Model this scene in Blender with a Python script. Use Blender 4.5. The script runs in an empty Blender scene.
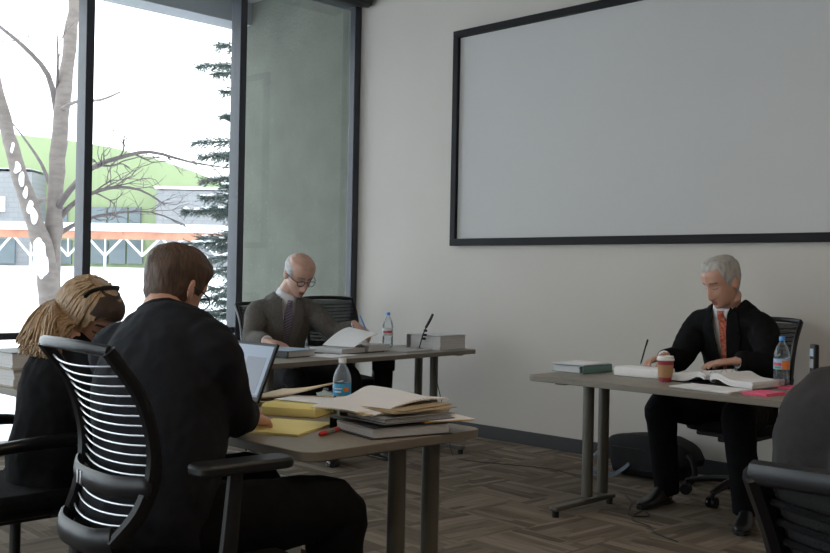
import bpy, bmesh, math, random
from mathutils import Vector, Matrix, noise
from mathutils.bvhtree import BVHTree
V = Vector
PI = math.pi
random.seed(7)
SC = bpy.context.scene
COL = SC.collection

# ---------------------------------------------------------------- camera
cam_d = bpy.data.cameras.new('camera')
cam = bpy.data.objects.new('camera', cam_d); COL.objects.link(cam)
cam_d.sensor_fit = 'HORIZONTAL'; cam_d.sensor_width = 36.0
cam_d.lens = 1012.0 * 36.0 / 830.0
cam_d.clip_start = 0.05; cam_d.clip_end = 500
ROLL = math.radians(1.09)
_fwd = V((-math.sqrt(.5), math.sqrt(.5), 0)); _rt = V((math.sqrt(.5), math.sqrt(.5), 0)); _up = V((0, 0, 1))
_r2 = _rt * math.cos(ROLL) + _up * math.sin(ROLL)
_u2 = -_rt * math.sin(ROLL) + _up * math.cos(ROLL)
_m = Matrix((_r2, _u2, -_fwd)).transposed().to_4x4()
_m.translation = V((0, 0, 1.24))
cam.matrix_world = _m
SC.camera = cam

# ---------------------------------------------------------------- world, light, exposure
world = bpy.data.worlds.new('overcast_sky'); SC.world = world
world.use_nodes = True
wn = world.node_tree.nodes; wl = world.node_tree.links; wn.clear()
w_out = wn.new('ShaderNodeOutputWorld'); w_bg = wn.new('ShaderNodeBackground')
w_tc = wn.new('ShaderNodeTexCoord'); w_sep = wn.new('ShaderNodeSeparateXYZ'); w_rp = wn.new('ShaderNodeValToRGB')
wl.new(w_tc.outputs['Generated'], w_sep.inputs[0]); wl.new(w_sep.outputs['Z'], w_rp.inputs[0])
w_rp.color_ramp.elements[0].position = 0.0; w_rp.color_ramp.elements[0].color = (.90, .95, 1.0, 1)
w_rp.color_ramp.elements[1].position = 0.7; w_rp.color_ramp.elements[1].color = (.86, .93, 1.0, 1)
wl.new(w_rp.outputs[0], w_bg.inputs[0]); wl.new(w_bg.outputs[0], w_out.inputs[0])
w_bg.inputs[1].default_value = 1.45
SC.view_settings.view_transform = 'Standard'
SC.view_settings.look = 'None'
SC.view_settings.gamma = 1
SC.view_settings.use_curve_mapping = False
SC.view_settings.exposure = 1.5
SC.cycles.max_bounces = 10
SC.cycles.diffuse_bounces = 6
SC.cycles.transparent_max_bounces = 16
SC.cycles.caustics_reflective = False
SC.cycles.caustics_refractive = False
FILL_GLOW = 6.0  # emission strength of the added ceiling panels
# daylight portals in the window wall
for i, (y0, y1) in enumerate([(-4.4, 5.9)]):
    ld = bpy.data.lights.new('window_portal', 'AREA'); ld.shape = 'RECTANGLE'
    ld.size = 3.5; ld.size_y = y1 - y0
    ld.cycles.is_portal = True
    lo = bpy.data.objects.new('window_portal', ld); COL.objects.link(lo)
    lo.location = (-6.86, (y0 + y1) / 2, 1.8); lo.rotation_euler = (0, -PI / 2, 0)

ld = bpy.data.lights.new('window_portal', 'AREA'); ld.shape = 'RECTANGLE'; ld.size = 5.6; ld.size_y = 3.5; ld.cycles.is_portal = True  # portal for the unseen glazing added on the south side
lo = bpy.data.objects.new('window_portal', ld); COL.objects.link(lo); lo.location = (-3.8, -4.8, 1.8); lo.rotation_euler = (PI / 2, 0, 0)

# ---------------------------------------------------------------- materials
MATS = {}
def mat(name, col, rough=.6, metal=0., var=.0, scale=8., bump=0., bscale=60., spec=.5, emis=0., stretch=None, sheen=0., col2=None):
    if name in MATS: return MATS[name]
    m = bpy.data.materials.new(name); m.use_nodes = True
    nt = m.node_tree; b = nt.nodes['Principled BSDF']
    b.inputs['Base Color'].default_value = (*col, 1); b.inputs['Roughness'].default_value = rough
    b.inputs['Metallic'].default_value = metal; b.inputs['Specular IOR Level'].default_value = spec
    if sheen:
        b.inputs['Sheen Weight'].default_value = sheen
    if emis:
        b.inputs['Emission Color'].default_value = (*col, 1); b.inputs['Emission Strength'].default_value = emis
    tc = nt.nodes.new('ShaderNodeTexCoord'); mp = nt.nodes.new('ShaderNodeMapping')
    nt.links.new(tc.outputs['Object'], mp.inputs[0])
    if stretch: mp.inputs['Scale'].default_value = stretch
    if var or col2:
        n = nt.nodes.new('ShaderNodeTexNoise'); n.inputs['Scale'].default_value = scale; n.inputs['Detail'].default_value = 5
        nt.links.new(mp.outputs[0], n.inputs[0])
        r = nt.nodes.new('ShaderNodeValToRGB')
        if col2:
            c0, c1 = col, col2
            r.color_ramp.elements[0].position = .4; r.color_ramp.elements[1].position = .6
        else:
            c0 = [max(0, c * (1 - var)) for c in col]; c1 = [min(1, c * (1 + var)) for c in col]
            r.color_ramp.elements[0].position = .3; r.color_ramp.elements[1].position = .7
        r.color_ramp.elements[0].color = (*c0, 1); r.color_ramp.elements[1].color = (*c1, 1)
        nt.links.new(n.outputs[0], r.inputs[0]); nt.links.new(r.outputs[0], b.inputs['Base Color'])
    if bump:
        n2 = nt.nodes.new('ShaderNodeTexNoise'); n2.inputs['Scale'].default_value = bscale; n2.inputs['Detail'].default_value = 3
        nt.links.new(mp.outputs[0], n2.inputs[0])
        bp = nt.nodes.new('ShaderNodeBump'); bp.inputs['Strength'].default_value = bump; bp.inputs['Distance'].default_value = .01
        nt.links.new(n2.outputs[0], bp.inputs['Height']); nt.links.new(bp.outputs[0], b.inputs['Normal'])
    MATS[name] = m
    return m

def glass_mat(name, tint, refl=.35, body=0., bodycol=(1, 1, 1)):
    m = bpy.data.materials.new(name); m.use_nodes = True; nt = m.node_tree; nt.nodes.clear()
    o = nt.nodes.new('ShaderNodeOutputMaterial'); t = nt.nodes.new('ShaderNodeBsdfTransparent'); g = nt.nodes.new('ShaderNodeBsdfGlossy')
    t.inputs[0].default_value = (*tint, 1); g.inputs['Roughness'].default_value = .02
    f = nt.nodes.new('ShaderNodeFresnel'); f.inputs[0].default_value = 1.45
    mu = nt.nodes.new('ShaderNodeMath'); mu.operation = 'MULTIPLY'; mu.inputs[1].default_value = refl
    nt.links.new(f.outputs[0], mu.inputs[0])
    mx = nt.nodes.new('ShaderNodeMixShader'); nt.links.new(mu.outputs[0], mx.inputs[0])
    nt.links.new(t.outputs[0], mx.inputs[1]); nt.links.new(g.outputs[0], mx.inputs[2])
    last = mx
    if body:
        d = nt.nodes.new('ShaderNodeBsdfTranslucent'); d.inputs[0].default_value = (*bodycol, 1)
        m2 = nt.nodes.new('ShaderNodeMixShader'); m2.inputs[0].default_value = body
        nt.links.new(mx.outputs[0], m2.inputs[1]); nt.links.new(d.outputs[0], m2.inputs[2]); last = m2
    nt.links.new(last.outputs[0], o.inputs[0]); MATS[name] = m
    return m

def carpet_mat():
    m = bpy.data.materials.new('carpet'); m.use_nodes = True; nt = m.node_tree; N = nt.nodes; L = nt.links
    b = N['Principled BSDF']; b.inputs['Roughness'].default_value = .95; b.inputs['Specular IOR Level'].default_value = .15
    tc = N.new('ShaderNodeTexCoord'); mp = N.new('ShaderNodeMapping'); mp.inputs['Scale'].default_value = (1 / .42, 1 / .42, 1)
    mp.inputs['Rotation'].default_value = (0, 0, math.radians(3))
    L.new(tc.outputs['Object'], mp.inputs[0])
    ck = N.new('ShaderNodeTexChecker'); ck.inputs['Scale'].default_value = 1.0
    ck.inputs[1].default_value = (1, 1, 1, 1); ck.inputs[2].default_value = (0, 0, 0, 1)
    L.new(mp.outputs[0], ck.inputs[0])
    outs = []
    for st in ((1.2, 11, 1), (11, 1.2, 1)):
        mm = N.new('ShaderNodeMapping'); mm.inputs['Scale'].default_value = st; L.new(mp.outputs[0], mm.inputs[0])
        # planks: blocky colour per strip
        vo = N.new('ShaderNodeTexVoronoi'); vo.feature = 'F1'; vo.distance = 'CHEBYCHEV'; vo.inputs['Scale'].default_value = .62
        vo.inputs['Randomness'].default_value = .75
        L.new(mm.outputs[0], vo.inputs[0])
        no = N.new('ShaderNodeTexNoise'); no.inputs['Scale'].default_value = 1.6; no.inputs['Detail'].default_value = 4
        L.new(mm.outputs[0], no.inputs[0])
        sp = N.new('ShaderNodeSeparateColor'); L.new(vo.outputs['Color'], sp.inputs[0])
        ad = N.new('ShaderNodeMath'); ad.operation = 'ADD'; L.new(sp.outputs[0], ad.inputs[0])
        m2 = N.new('ShaderNodeMath'); m2.operation = 'MULTIPLY'; m2.inputs[1].default_value = 1.2; L.new(no.outputs[0], m2.inputs[0]); L.new(m2.outputs[0], ad.inputs[1])
        hf = N.new('ShaderNodeMath'); hf.operation = 'MULTIPLY'; hf.inputs[1].default_value = .5; L.new(ad.outputs[0], hf.inputs[0])
        outs.append(hf)
    mx = N.new('ShaderNodeMix'); mx.data_type = 'FLOAT'; L.new(ck.outputs['Fac'], mx.inputs[0])
    L.new(outs[0].outputs[0], mx.inputs[2]); L.new(outs[1].outputs[0], mx.inputs[3])
    r = N.new('ShaderNodeValToRGB'); e = r.color_ramp.elements
    e[0].position = .2; e[0].color = (.10, .08, .063, 1); e[1].position = .82; e[1].color = (.28, .235, .19, 1)
    x = e.new(.5); x.color = (.18, .145, .112, 1)
    L.new(mx.outputs[0], r.inputs[0]); L.new(r.outputs[0], b.inputs['Base Color'])
    fn = N.new('ShaderNodeTexNoise'); fn.inputs['Scale'].default_value = 260; L.new(tc.outputs['Object'], fn.inputs[0])
    bp = N.new('ShaderNodeBump'); bp.inputs['Strength'].default_value = .5; bp.inputs['Distance'].default_value = .006
    L.new(fn.outputs[0], bp.inputs['Height']); L.new(bp.outputs[0], b.inputs['Normal'])
    return m

def concrete_mat():
    m = mat('concrete', (.125, .132, .108), .9, var=.12, scale=3, bump=.4, bscale=40)
    nt = m.node_tree; N = nt.nodes; L = nt.links; b = N['Principled BSDF']
    src = b.inputs['Base Color'].links[0].from_socket
    tc = N.new('ShaderNodeTexCoord'); v = N.new('ShaderNodeTexVoronoi'); v.inputs['Scale'].default_value = 14
    L.new(tc.outputs['Object'], v.inputs[0])
    r = N.new('ShaderNodeValToRGB'); r.color_ramp.elements[0].position = .08; r.color_ramp.elements[0].color = (.7, .72, .66, 1)
    r.color_ramp.elements[1].position = .16; r.color_ramp.elements[1].color = (0, 0, 0, 1); L.new(v.outputs[0], r.inputs[0])
    mx = N.new('ShaderNodeMix'); mx.data_type = 'RGBA'; mx.blend_type = 'ADD'; mx.inputs[0].default_value = .09
    L.new(src, mx.inputs[6]); L.new(r.outputs[0], mx.inputs[7]); L.new(mx.outputs[2], b.inputs['Base Color'])
    return m

def stripe_mat(name, c0, c1, scale, rough, rot=(0, 0, 0), pos=.5, dist=0.):
    m = mat(name, c0, rough); nt = m.node_tree; N = nt.nodes; L = nt.links; b = N['Principled BSDF']
    tc = N.new('ShaderNodeTexCoord'); mp = N.new('ShaderNodeMapping'); mp.inputs['Rotation'].default_value = rot; L.new(tc.outputs['Object'], mp.inputs[0])
    w = N.new('ShaderNodeTexWave'); w.inputs['Scale'].default_value = scale; w.inputs['Distortion'].default_value = dist; L.new(mp.outputs[0], w.inputs[0])
    r = N.new('ShaderNodeValToRGB'); r.color_ramp.elements[0].position = pos; r.color_ramp.elements[0].color = (*c0, 1)
    r.color_ramp.elements[1].position = pos + .08; r.color_ramp.elements[1].color = (*c1, 1)
    L.new(w.outputs[0], r.inputs[0]); L.new(r.outputs[0], b.inputs['Base Color'])
    return m

def brick_mat(name, c1, c2, mortar, scale, w=.5, h=.25):
    m = mat(name, c1, .85); nt = m.node_tree; N = nt.nodes; L = nt.links; b = N['Principled BSDF']
    tc = N.new('ShaderNodeTexCoord'); mp = N.new('ShaderNodeMapping'); mp.inputs['Rotation'].default_value = (PI / 2, 0, 0); L.new(tc.outputs['Object'], mp.inputs[0])
    k = N.new('ShaderNodeTexBrick'); k.inputs['Scale'].default_value = scale
    k.inputs['Color1'].default_value = (*c1, 1); k.inputs['Color2'].default_value = (*c2, 1); k.inputs['Mortar'].default_value = (*mortar, 1)
    L.new(mp.outputs[0], k.inputs[0]); L.new(k.outputs[0], b.inputs['Base Color'])
    return m

M_wall = mat('wall_paint', (.575, .54, .50), .75, var=.015, scale=2, bump=.05, bscale=220)
M_ceil = mat('ceiling_paint', (.50, .48, .45), .9, var=.03, scale=30)
M_frame = mat('window_frame_metal', (.048, .052, .066), .38, .3, var=.1, scale=5)
M_base = mat('baseboard_rubber', (.035, .036, .04), .55, var=.1)
M_black = mat('black_plastic', (.009, .009, .010), .45, spec=.35, var=.2, scale=12)
M_blackgloss = mat('black_gloss_plastic', (.007, .007, .009), .35, spec=.3, var=.1)
M_chairfab = mat('black_seat_fabric', (.008, .008, .009), .9, spec=.15, var=.3, scale=50, bump=.3, bscale=300)
M_wire = mat('chair_wire_metal', (.5, .51, .55), .3, .7, var=.05)
M_metal = mat('brushed_metal', (.42, .42, .43), .35, .9, var=.1)
M_desk = mat('desk_laminate', (.25, .222, .178), .42, var=.05, scale=25)
M_deskedge = mat('desk_edge_band', (.17, .15, .12), .5, var=.05)
M_leg = mat('desk_leg_paint', (.10, .092, .075), .45, .25, var=.06)
M_screenframe = mat('screen_frame', (.008, .008, .010), .6, var=.1, spec=.2)
M_screen = mat('screen_fabric', (.545, .54, .535), .8, var=.01, scale=3)
M_paper = mat('white_paper', (.86, .86, .87), .8, var=.02, scale=20)
M_printed = stripe_mat('printed_paper', (.66, .65, .67), (.87, .86, .87), 28, .8, (0, 0, .5), .18)
M_pages = stripe_mat('page_edges', (.50, .49, .50), (.74, .73, .73), 90, .8, (0, PI / 2, 0), .35, 2)
M_yellow = mat('yellow_legal_paper', (.82, .70, .27), .8, var=.03)
M_manila = mat('manila_card', (.76, .62, .42), .8, var=.03)
M_bluecover = mat('blue_grey_cover', (.33, .42, .52), .6, var=.04)
M_teal = mat('teal_cover', (.13, .25, .24), .45, var=.05)
M_binder = mat('binder_black_vinyl', (.015, .015, .017), .35, var=.1)
M_greycover = mat('grey_cover', (.20, .20, .20), .5, var=.05)
M_whitevinyl = mat('white_vinyl', (.52, .53, .55), .4, var=.03)
M_orange = mat('orange_card', (.75, .38, .06), .6, var=.05)
M_pink = mat('pink_card', (.85, .12, .25), .6, var=.04)
M_redpl = mat('red_plastic', (.60, .03, .03), .35)
M_greypl = mat('grey_plastic', (.22, .24, .22), .4)
M_bluepl = mat('blue_cap_plastic', (.06, .28, .75), .35)
M_bluelabel = mat('blue_label', (.05, .36, .68), .4)
M_whitelabel = mat('white_label', (.75, .77, .8), .4)
M_orangelabel = mat('orange_label', (.8, .22, .05), .4)
M_redlabel = mat('red_label', (.6, .05, .08), .4)
M_bottle = glass_mat('clear_bottle', (.97, .98, .99), 1.0, .11, (.8, .85, .9))
M_water = glass_mat('water', (.96, .98, .98), .5)
M_glass = glass_mat('window_glass', (.96, .98, .97), .5)
M_skin = mat('skin', (.52, .29, .21), .5, var=.10, scale=18, bump=.08, bscale=120)
M_skinpale = mat('skin_pale', (.54, .32, .25), .45, var=.10, scale=18, bump=.08, bscale=120)
M_lip = mat('lip', (.36, .13, .11), .5)
M_brow = mat('eyebrow_grey', (.20, .17, .15), .8)
M_shirt = mat('white_shirt', (.72, .72, .75), .75, var=.02)
M_suitblack = mat('black_suit', (.007, .007, .008), .95, spec=.12, var=.25, scale=30, bump=.1, bscale=400)
M_suitnavy = mat('charcoal_suit', (.011, .012, .016), .9, spec=.2, var=.15, scale=30, bump=.1, bscale=400)
M_suitgrey = mat('grey_suit', (.118, .108, .098), .9, spec=.2, var=.15, scale=60, bump=.1, bscale=400)
M_suitdark = mat('dark_grey_jacket', (.032, .030, .031), .95, spec=.15, var=.1, scale=60, bump=.1, bscale=300)
M_trouser = mat('black_trousers', (.006, .006, .007), .95, spec=.1, var=.2, scale=30)
M_trousergrey = mat('dark_trousers', (.016, .016, .017), .95, spec=.15, var=.2, scale=30)
M_shoe = mat('black_shoe_leather', (.012, .012, .013), .28, var=.1)
M_hairwhite = mat('silver_hair', (.38, .36, .335), .6, var=.25, scale=40, bump=.5, bscale=90, stretch=(1, 1, .3))
M_hairwhite2 = mat('white_hair', (.48, .48, .50), .6, var=.2, scale=40, bump=.5, bscale=90)
M_hairbrown = mat('brown_hair', (.072, .038, .022), .55, var=.35, scale=45, bump=.6, bscale=110, stretch=(1, 1, .3))
M_hairblond = mat('blond_hair', (.40, .275, .165), .45, var=.35, scale=25, bump=.3, bscale=90, stretch=(4, 4, .4))
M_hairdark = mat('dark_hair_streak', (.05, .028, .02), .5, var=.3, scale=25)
M_tie_p = stripe_mat('striped_tie', (.10, .08, .12), (.26, .23, .30), 24, .5, (0, .7, .6), .5)
M_tie_r = mat('red_patterned_tie', (.40, .035, .03), .45, scale=60, col2=(.55, .22, .12))
M_bag = mat('black_nylon', (.008, .008, .009), .7, spec=.25, var=.2, bump=.2, bscale=60)
M_strapsheen = mat('strap_sheen', (.07, .09, .13), .35)  # black strap with a bluish sheen mixed into its base colour
M_cupred = mat('maroon_cup', (.30, .03, .05), .5)
M_sleeve = mat('cup_sleeve', (.42, .24, .12), .8, var=.08)
M_lid = mat('cup_lid', (.75, .74, .72), .4)
M_carton = mat('brown_cardboard', (.20, .11, .06), .8, var=.1)
M_snow = mat('snow', (.86, .88, .92), .9, var=.01, scale=.3, bump=.1, bscale=3)
M_green = mat('green_wall_panels', (.235, .29, .155), .7, var=.03, scale=1)
M_greybrick = brick_mat('grey_block_wall', (.22, .225, .235), (.24, .24, .25), (.20, .20, .21), 1.2)
M_extglass = mat('dark_exterior_glass', (.12, .15, .165), .12, var=.1, scale=.8)
M_extwhite = mat('white_painted_steel', (.8, .82, .85), .5, var=.03)
M_extorange = mat('rusty_orange_beam', (.42, .19, .12), .7, var=.2, scale=2)
M_bark = mat('birch_bark', (.16, .135, .125), .9, scale=7, col2=(.20, .17, .155), stretch=(1, 1, 2.5), bump=.5, bscale=20)
M_twig = mat('twig_bark', (.11, .09, .09), .9, var=.2)
M_needle = mat('spruce_needles', (.085, .11, .10), .8, var=.35, scale=6)
M_spbark = mat('spruce_bark', (.10, .07, .05), .9, var=.3)
M_cord = mat('black_cord', (.012, .012, .012), .5)
M_disp = mat('display_page', (.20, .25, .34), .3, emis=.15)
M_disp2 = mat('display_panel', (.12, .14, .18), .3, emis=.20)

# ---------------------------------------------------------------- helpers
def tag(o, label=None, cat=None, group=None, kind=None):
    if label: o['label'] = label
    if cat: o['category'] = cat
    if group: o['group'] = group
    if kind: o['kind'] = kind
    return o
def obj(name, bm, m, parent=None, smooth=True, world=None, bev=0, sub=0, recalc=True):
    """link a bmesh as one object; world = offset to subtract (vertices given in world coordinates)"""
    if recalc: bmesh.ops.recalc_face_normals(bm, faces=bm.faces)
    me = bpy.data.meshes.new(name)
    if world is not None:
        bmesh.ops.translate(bm, verts=bm.verts, vec=-V(world))
    bm.to_mesh(me); bm.free()
    mm = m if isinstance(m, (list, tuple)) else [m]
    for x in mm: me.materials.append(x)
    o = bpy.data.objects.new(name, me); COL.objects.link(o)
    if smooth:
        for p in me.polygons: p.use_smooth = True
        try: me.set_sharp_from_angle(angle=math.radians(38))
        except Exception: pass
    if bev:
        b = o.modifiers.new('bevel', 'BEVEL'); b.width = bev; b.segments = 2; b.limit_method = 'ANGLE'; b.angle_limit = math.radians(50)
    if sub:
        s = o.modifiers.new('sub', 'SUBSURF'); s.levels = sub; s.render_levels = sub
    if parent: o.parent = parent
    return o
def thing(name, label, cat, loc=(0, 0, 0), rz=0, group=None, kind=None):
    o = bpy.data.objects.new(name, None); COL.objects.link(o); o.empty_display_size = .1
    o.location = loc; o.rotation_euler = (0, 0, rz)
    tag(o, label, cat, group, kind); return o
def struct(name, bm, m, parent=None, **k):
    o = obj(name, bm, m, parent, **k); o['kind'] = 'structure'; return o
def box(bm, c, s, rot=None, mi=0):
    r = bmesh.ops.create_cube(bm, size=1)['verts']
    M = Matrix.Translation(V(c)) @ (rot.to_4x4() if rot is not None else Matrix.Identity(4)) @ Matrix.Diagonal((*s, 1))
    bmesh.ops.transform(bm, matrix=M, verts=r)
    if mi:
        for f in {f for v in r for f in v.link_faces}: f.material_index = mi
    return r
def bx(x0, x1, y0, y1, z0, z1):
    bm = bmesh.new(); box(bm, ((x0 + x1) / 2, (y0 + y1) / 2, (z0 + z1) / 2), (x1 - x0, y1 - y0, z1 - z0)); return bm
def boxbm(c, s, rot=None):
    bm = bmesh.new(); box(bm, c, s, rot); return bm
def rounded_slab(bm, x0, x1, y0, y1, z0, z1, r, n=6):
    pts = []
    for cx, cy, a0 in ((x1 - r, y1 - r, 0), (x0 + r, y1 - r, 90), (x0 + r, y0 + r, 180), (x1 - r, y0 + r, 270)):
        for k in range(n + 1):
            a = math.radians(a0 + 90 * k / n); pts.append((cx + r * math.cos(a), cy + r * math.sin(a)))
    prism(bm, pts, z0, z1)
def prism(bm, pts, z0, z1, M=None):
    lo = [bm.verts.new(V((p[0], p[1], z0))) for p in pts]; hi = [bm.verts.new(V((p[0], p[1], z1))) for p in pts]
    n = len(pts)
    f1 = bm.faces.new(list(reversed(lo))); f2 = bm.faces.new(hi)
    for i in range(n): bm.faces.new((lo[i], lo[(i + 1) % n], hi[(i + 1) % n], hi[i]))
    if M is not None: bmesh.ops.transform(bm, matrix=M, verts=lo + hi)
    return lo + hi
def catmull(P, k):
    if k <= 1 or len(P) < 3: 
        out = []
        for i in range(len(P) - 1):
            for j in range(k): out.append(P[i].lerp(P[i + 1], j / k) if hasattr(P[i], 'lerp') else P[i] + (P[i + 1] - P[i]) * j / k)
        out.append(P[-1]); return out
    out = []
    n = len(P)
    for i in range(n - 1):
        p0 = P[max(i - 1, 0)]; p1 = P[i]; p2 = P[i + 1]; p3 = P[min(i + 2, n - 1)]
        for j in range(k):
            t = j / k
            out.append(.5 * ((2 * p1) + (p2 - p0) * t + (2 * p0 - 5 * p1 + 4 * p2 - p3) * t * t + (-p0 + 3 * p1 - 3 * p2 + p3) * t ** 3))
    out.append(P[-1]); return out
def tube(bm, pts, rad, n=8, sub=1, flat=1., side=None, caps=True, closed=False, rot=0.):
    """tube along pts, radius scalar or list, flat = depth/width ratio, side = reference side axis"""
    P = [V(p) for p in pts]
    R = list(rad) if isinstance(rad, (list, tuple)) else [rad] * len(P)
    if sub > 1:
        P = catmull(P, sub); R = catmull([float(r) for r in R], sub)
    m = len(P); rings = []
    prev = V(side) if side is not None else None
    for i in range(m):
        if closed: t = P[(i + 1) % m] - P[(i - 1) % m]
        else: t = P[min(i + 1, m - 1)] - P[max(i - 1, 0)]
        if t.length < 1e-9: t = V((0, 0, 1))
        t.normalize()
        if prev is None: prev = t.orthogonal()
        s = prev - t * prev.dot(t)
        if s.length < 1e-6: s = t.orthogonal()
        s.normalize(); prev = s if side is None else V(side)
        f = t.cross(s)
        rings.append([bm.verts.new(P[i] + s * R[i] * math.cos(2 * PI * k / n + rot) + f * R[i] * flat * math.sin(2 * PI * k / n + rot)) for k in range(n)])
    for i in range(m if closed else m - 1):
        a = rings[i]; b = rings[(i + 1) % m]
        for k in range(n): bm.faces.new((a[k], a[(k + 1) % n], b[(k + 1) % n], b[k]))
    if caps and not closed:
        for r, pc, sg in ((rings[0], P[0] - (P[1] - P[0]).normalized() * R[0] * .5, 0), (rings[-1], P[-1] + (P[-1] - P[-2]).normalized() * R[-1] * .5, 1)):
            c = bm.verts.new(pc)
            for k in range(n):
                bm.faces.new((r[k], r[(k + 1) % n], c) if sg else (r[(k + 1) % n], r[k], c))
    return rings
def flatcap_tube(bm, pts, rad, n=10, side=None, flat=1., rot=0.):
    r = tube(bm, pts, rad, n, caps=False, side=side, flat=flat, rot=rot)
    bm.faces.new(list(reversed(r[0]))); bm.faces.new(r[-1])
def lathe(bm, prof, n=20, c=(0, 0, 0), mis=None):
    rings = []
    for r, z in prof:
        if r < 1e-5: rings.append([bm.verts.new(V((c[0], c[1], c[2] + z)))])
        else: rings.append([bm.verts.new(V((c[0] + r * math.cos(2 * PI * k / n), c[1] + r * math.sin(2 * PI * k / n), c[2] + z))) for k in range(n)])
    for i in range(len(rings) - 1):
        a, b = rings[i], rings[i + 1]
        for k in range(n):
            k2 = (k + 1) % n
            if len(a) == 1 and len(b) == 1: continue
            if len(a) == 1: bm.faces.new((a[0], b[k2], b[k]))
            elif len(b) == 1: bm.faces.new((a[k], a[k2], b[0]))
            else: bm.faces.new((a[k], a[k2], b[k2], b[k]))
def loft(bm, secs, n=28, sub=3, expo=2.3):
    """secs: (center, side_vec, half_width, half_depth); rings perpendicular to path"""
    C = catmull([V(s[0]) for s in secs], sub); S = catmull([V(s[1]) for s in secs], sub)
    W = catmull([float(s[2]) for s in secs], sub); D = catmull([float(s[3]) for s in secs], sub)
    rings = []; m = len(C)
    for i in range(m):
        t = (C[min(i + 1, m - 1)] - C[max(i - 1, 0)]).normalized()
        s = (S[i] - t * S[i].dot(t)).normalized(); f = s.cross(t)
        ring = []
        for k in range(n):
            a = 2 * PI * k / n; ca, sa = math.cos(a), math.sin(a)
            x = math.copysign(abs(ca) ** (2 / expo), ca); y = math.copysign(abs(sa) ** (2 / expo), sa)
            ring.append(bm.verts.new(C[i] + s * W[i] * x - f * D[i] * y))
        rings.append(ring)
    for i in range(m - 1):
        for k in range(n): bm.faces.new((rings[i][k], rings[i][(k + 1) % n], rings[i + 1][(k + 1) % n], rings[i + 1][k]))
    for r in (rings[0], rings[-1]):
        c = bm.verts.new(sum((v.co for v in r), V()) / n)
        for k in range(n): bm.faces.new((r[k], r[(k + 1) % n], c))
def remesh(bm, voxel, smooth=3, fac=.5):
    """voxel union of overlapping closed shapes, returns a new bmesh"""
    bmesh.ops.recalc_face_normals(bm, faces=bm.faces)
    me = bpy.data.meshes.new('tmp'); bm.to_mesh(me); bm.free()
    o = bpy.data.objects.new('tmp', me); COL.objects.link(o)
    r = o.modifiers.new('r', 'REMESH'); r.mode = 'VOXEL'; r.voxel_size = voxel; r.adaptivity = 0
    if smooth:
        s = o.modifiers.new('s', 'SMOOTH'); s.factor = fac; s.iterations = smooth
    dg = bpy.context.evaluated_depsgraph_get(); dg.update()
    m2 = bpy.data.meshes.new_from_object(o.evaluated_get(dg))
    bpy.data.objects.remove(o); bpy.data.meshes.remove(me)
    out = bmesh.new(); out.from_mesh(m2); bpy.data.meshes.remove(m2)
    return out
def wrinkle(bm, amp, freq=9., seed=0., aniso=(1, 1, 1)):
    bm.normal_update()
    for v in bm.verts:
        p = V((v.co.x * aniso[0], v.co.y * aniso[1], v.co.z * aniso[2])) * freq + V((seed, seed * .7, 0))
        a = noise.noise(p); b = noise.noise(p * 2.3 + V((5, 3, 1)))
        v.co += v.normal * amp * ((1 - abs(a) * 2.2) * .7 + b * .5)
def copy_tree(o, parent=None):
    c = o.copy(); COL.objects.link(c)
    if parent: c.parent = parent
    for ch in list(o.children): copy_tree(ch, c)
    return c
Rz = lambda a: Matrix.Rotation(a, 3, 'Z')

# ---------------------------------------------------------------- room
YW = 5.95; XW = -6.72; CEIL = 3.68; XE = 4.2; YB = -4.6
struct('floor', bx(XW - .1, XE + .1, YB - .1, YW + .1, -.12, 0), carpet_mat())
struct('ceiling', bx(XW - .12, XE + .1, YB - .1, YW + .1, CEIL, CEIL + .15), M_ceil)
struct('wall_north', bx(XW + .0, XE + .1, YW, YW + .15, 0, CEIL), M_wall, smooth=False)
struct('wall_east', bx(XE, XE + .15, YB, YW, 0, CEIL), M_wall, smooth=False)
struct('wall_south', bx(-1.0, XE + .1, YB - .15, YB, 0, CEIL), M_wall, smooth=False)
w = struct('window_9', bx(XW, -1.0, YB - .06, YB - .05, .07, 3.6), glass_mat('added_south_glass', (.96, .98, .97), .5), smooth=False)  # unseen south glazing, added to throw more daylight on the north wall
for x in (-6.6, -5.2, -3.8, -2.4, -1.03): struct('mullion', bx(x - .03, x + .03, YB - .1, YB + .02, 0, CEIL), M_frame, w)
struct('rail', bx(XW, -1, YB - .1, YB, 3.6, CEIL), M_frame, w); struct('rail', bx(XW, -1, YB - .1, YB, 0, .07), M_frame, w)
bm = bx(XW + .03, XE, YW - .012, YW, 0, .10); struct('baseboard_north', bm, M_base, bev=.003)
struct('baseboard_east', bx(XE - .012, XE, YB, YW - .012, 0, .10), M_base)
struct('trim_1', bx(XW - .10, XW + .04, YB, YW, 3.60, CEIL), M_frame)           # header over the glazing
struct('trim_2', bx(XW - .10, XW + .04, YB, YW, 0, .07), M_frame)                # bottom rail
# glazing: mullions at a regular spacing, transom rail, a pane in each bay
mull = [5.91, 4.70, 3.40, 2.10, .80, -.535, -1.835, -3.135, -4.435]
for i, y in enumerate(mull):
    w = .035 if i == 0 else .031
    bm = bx(XW - (.02 if i == 0 else .08), XW + .05, y - w, y + w, .07, 3.60)
    o = struct('trim_%d' % (i + 3), bm, M_frame, bev=.004)
for i in range(len(mull) - 1):
    y1, y0 = mull[i], mull[i + 1]
    bm = bx(XW - .035, XW - .023, y0 + .05, y1 - .02, .07, 3.60)
    w = struct('window_%d' % (i + 1), bm, M_glass, smooth=False)
    rb = bx(XW - .07, XW + .03, y0 + .031, y1 - (.035 if i == 0 else .031), .765, .81)
    struct('transom_rail', rb, M_frame, w)
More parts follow.
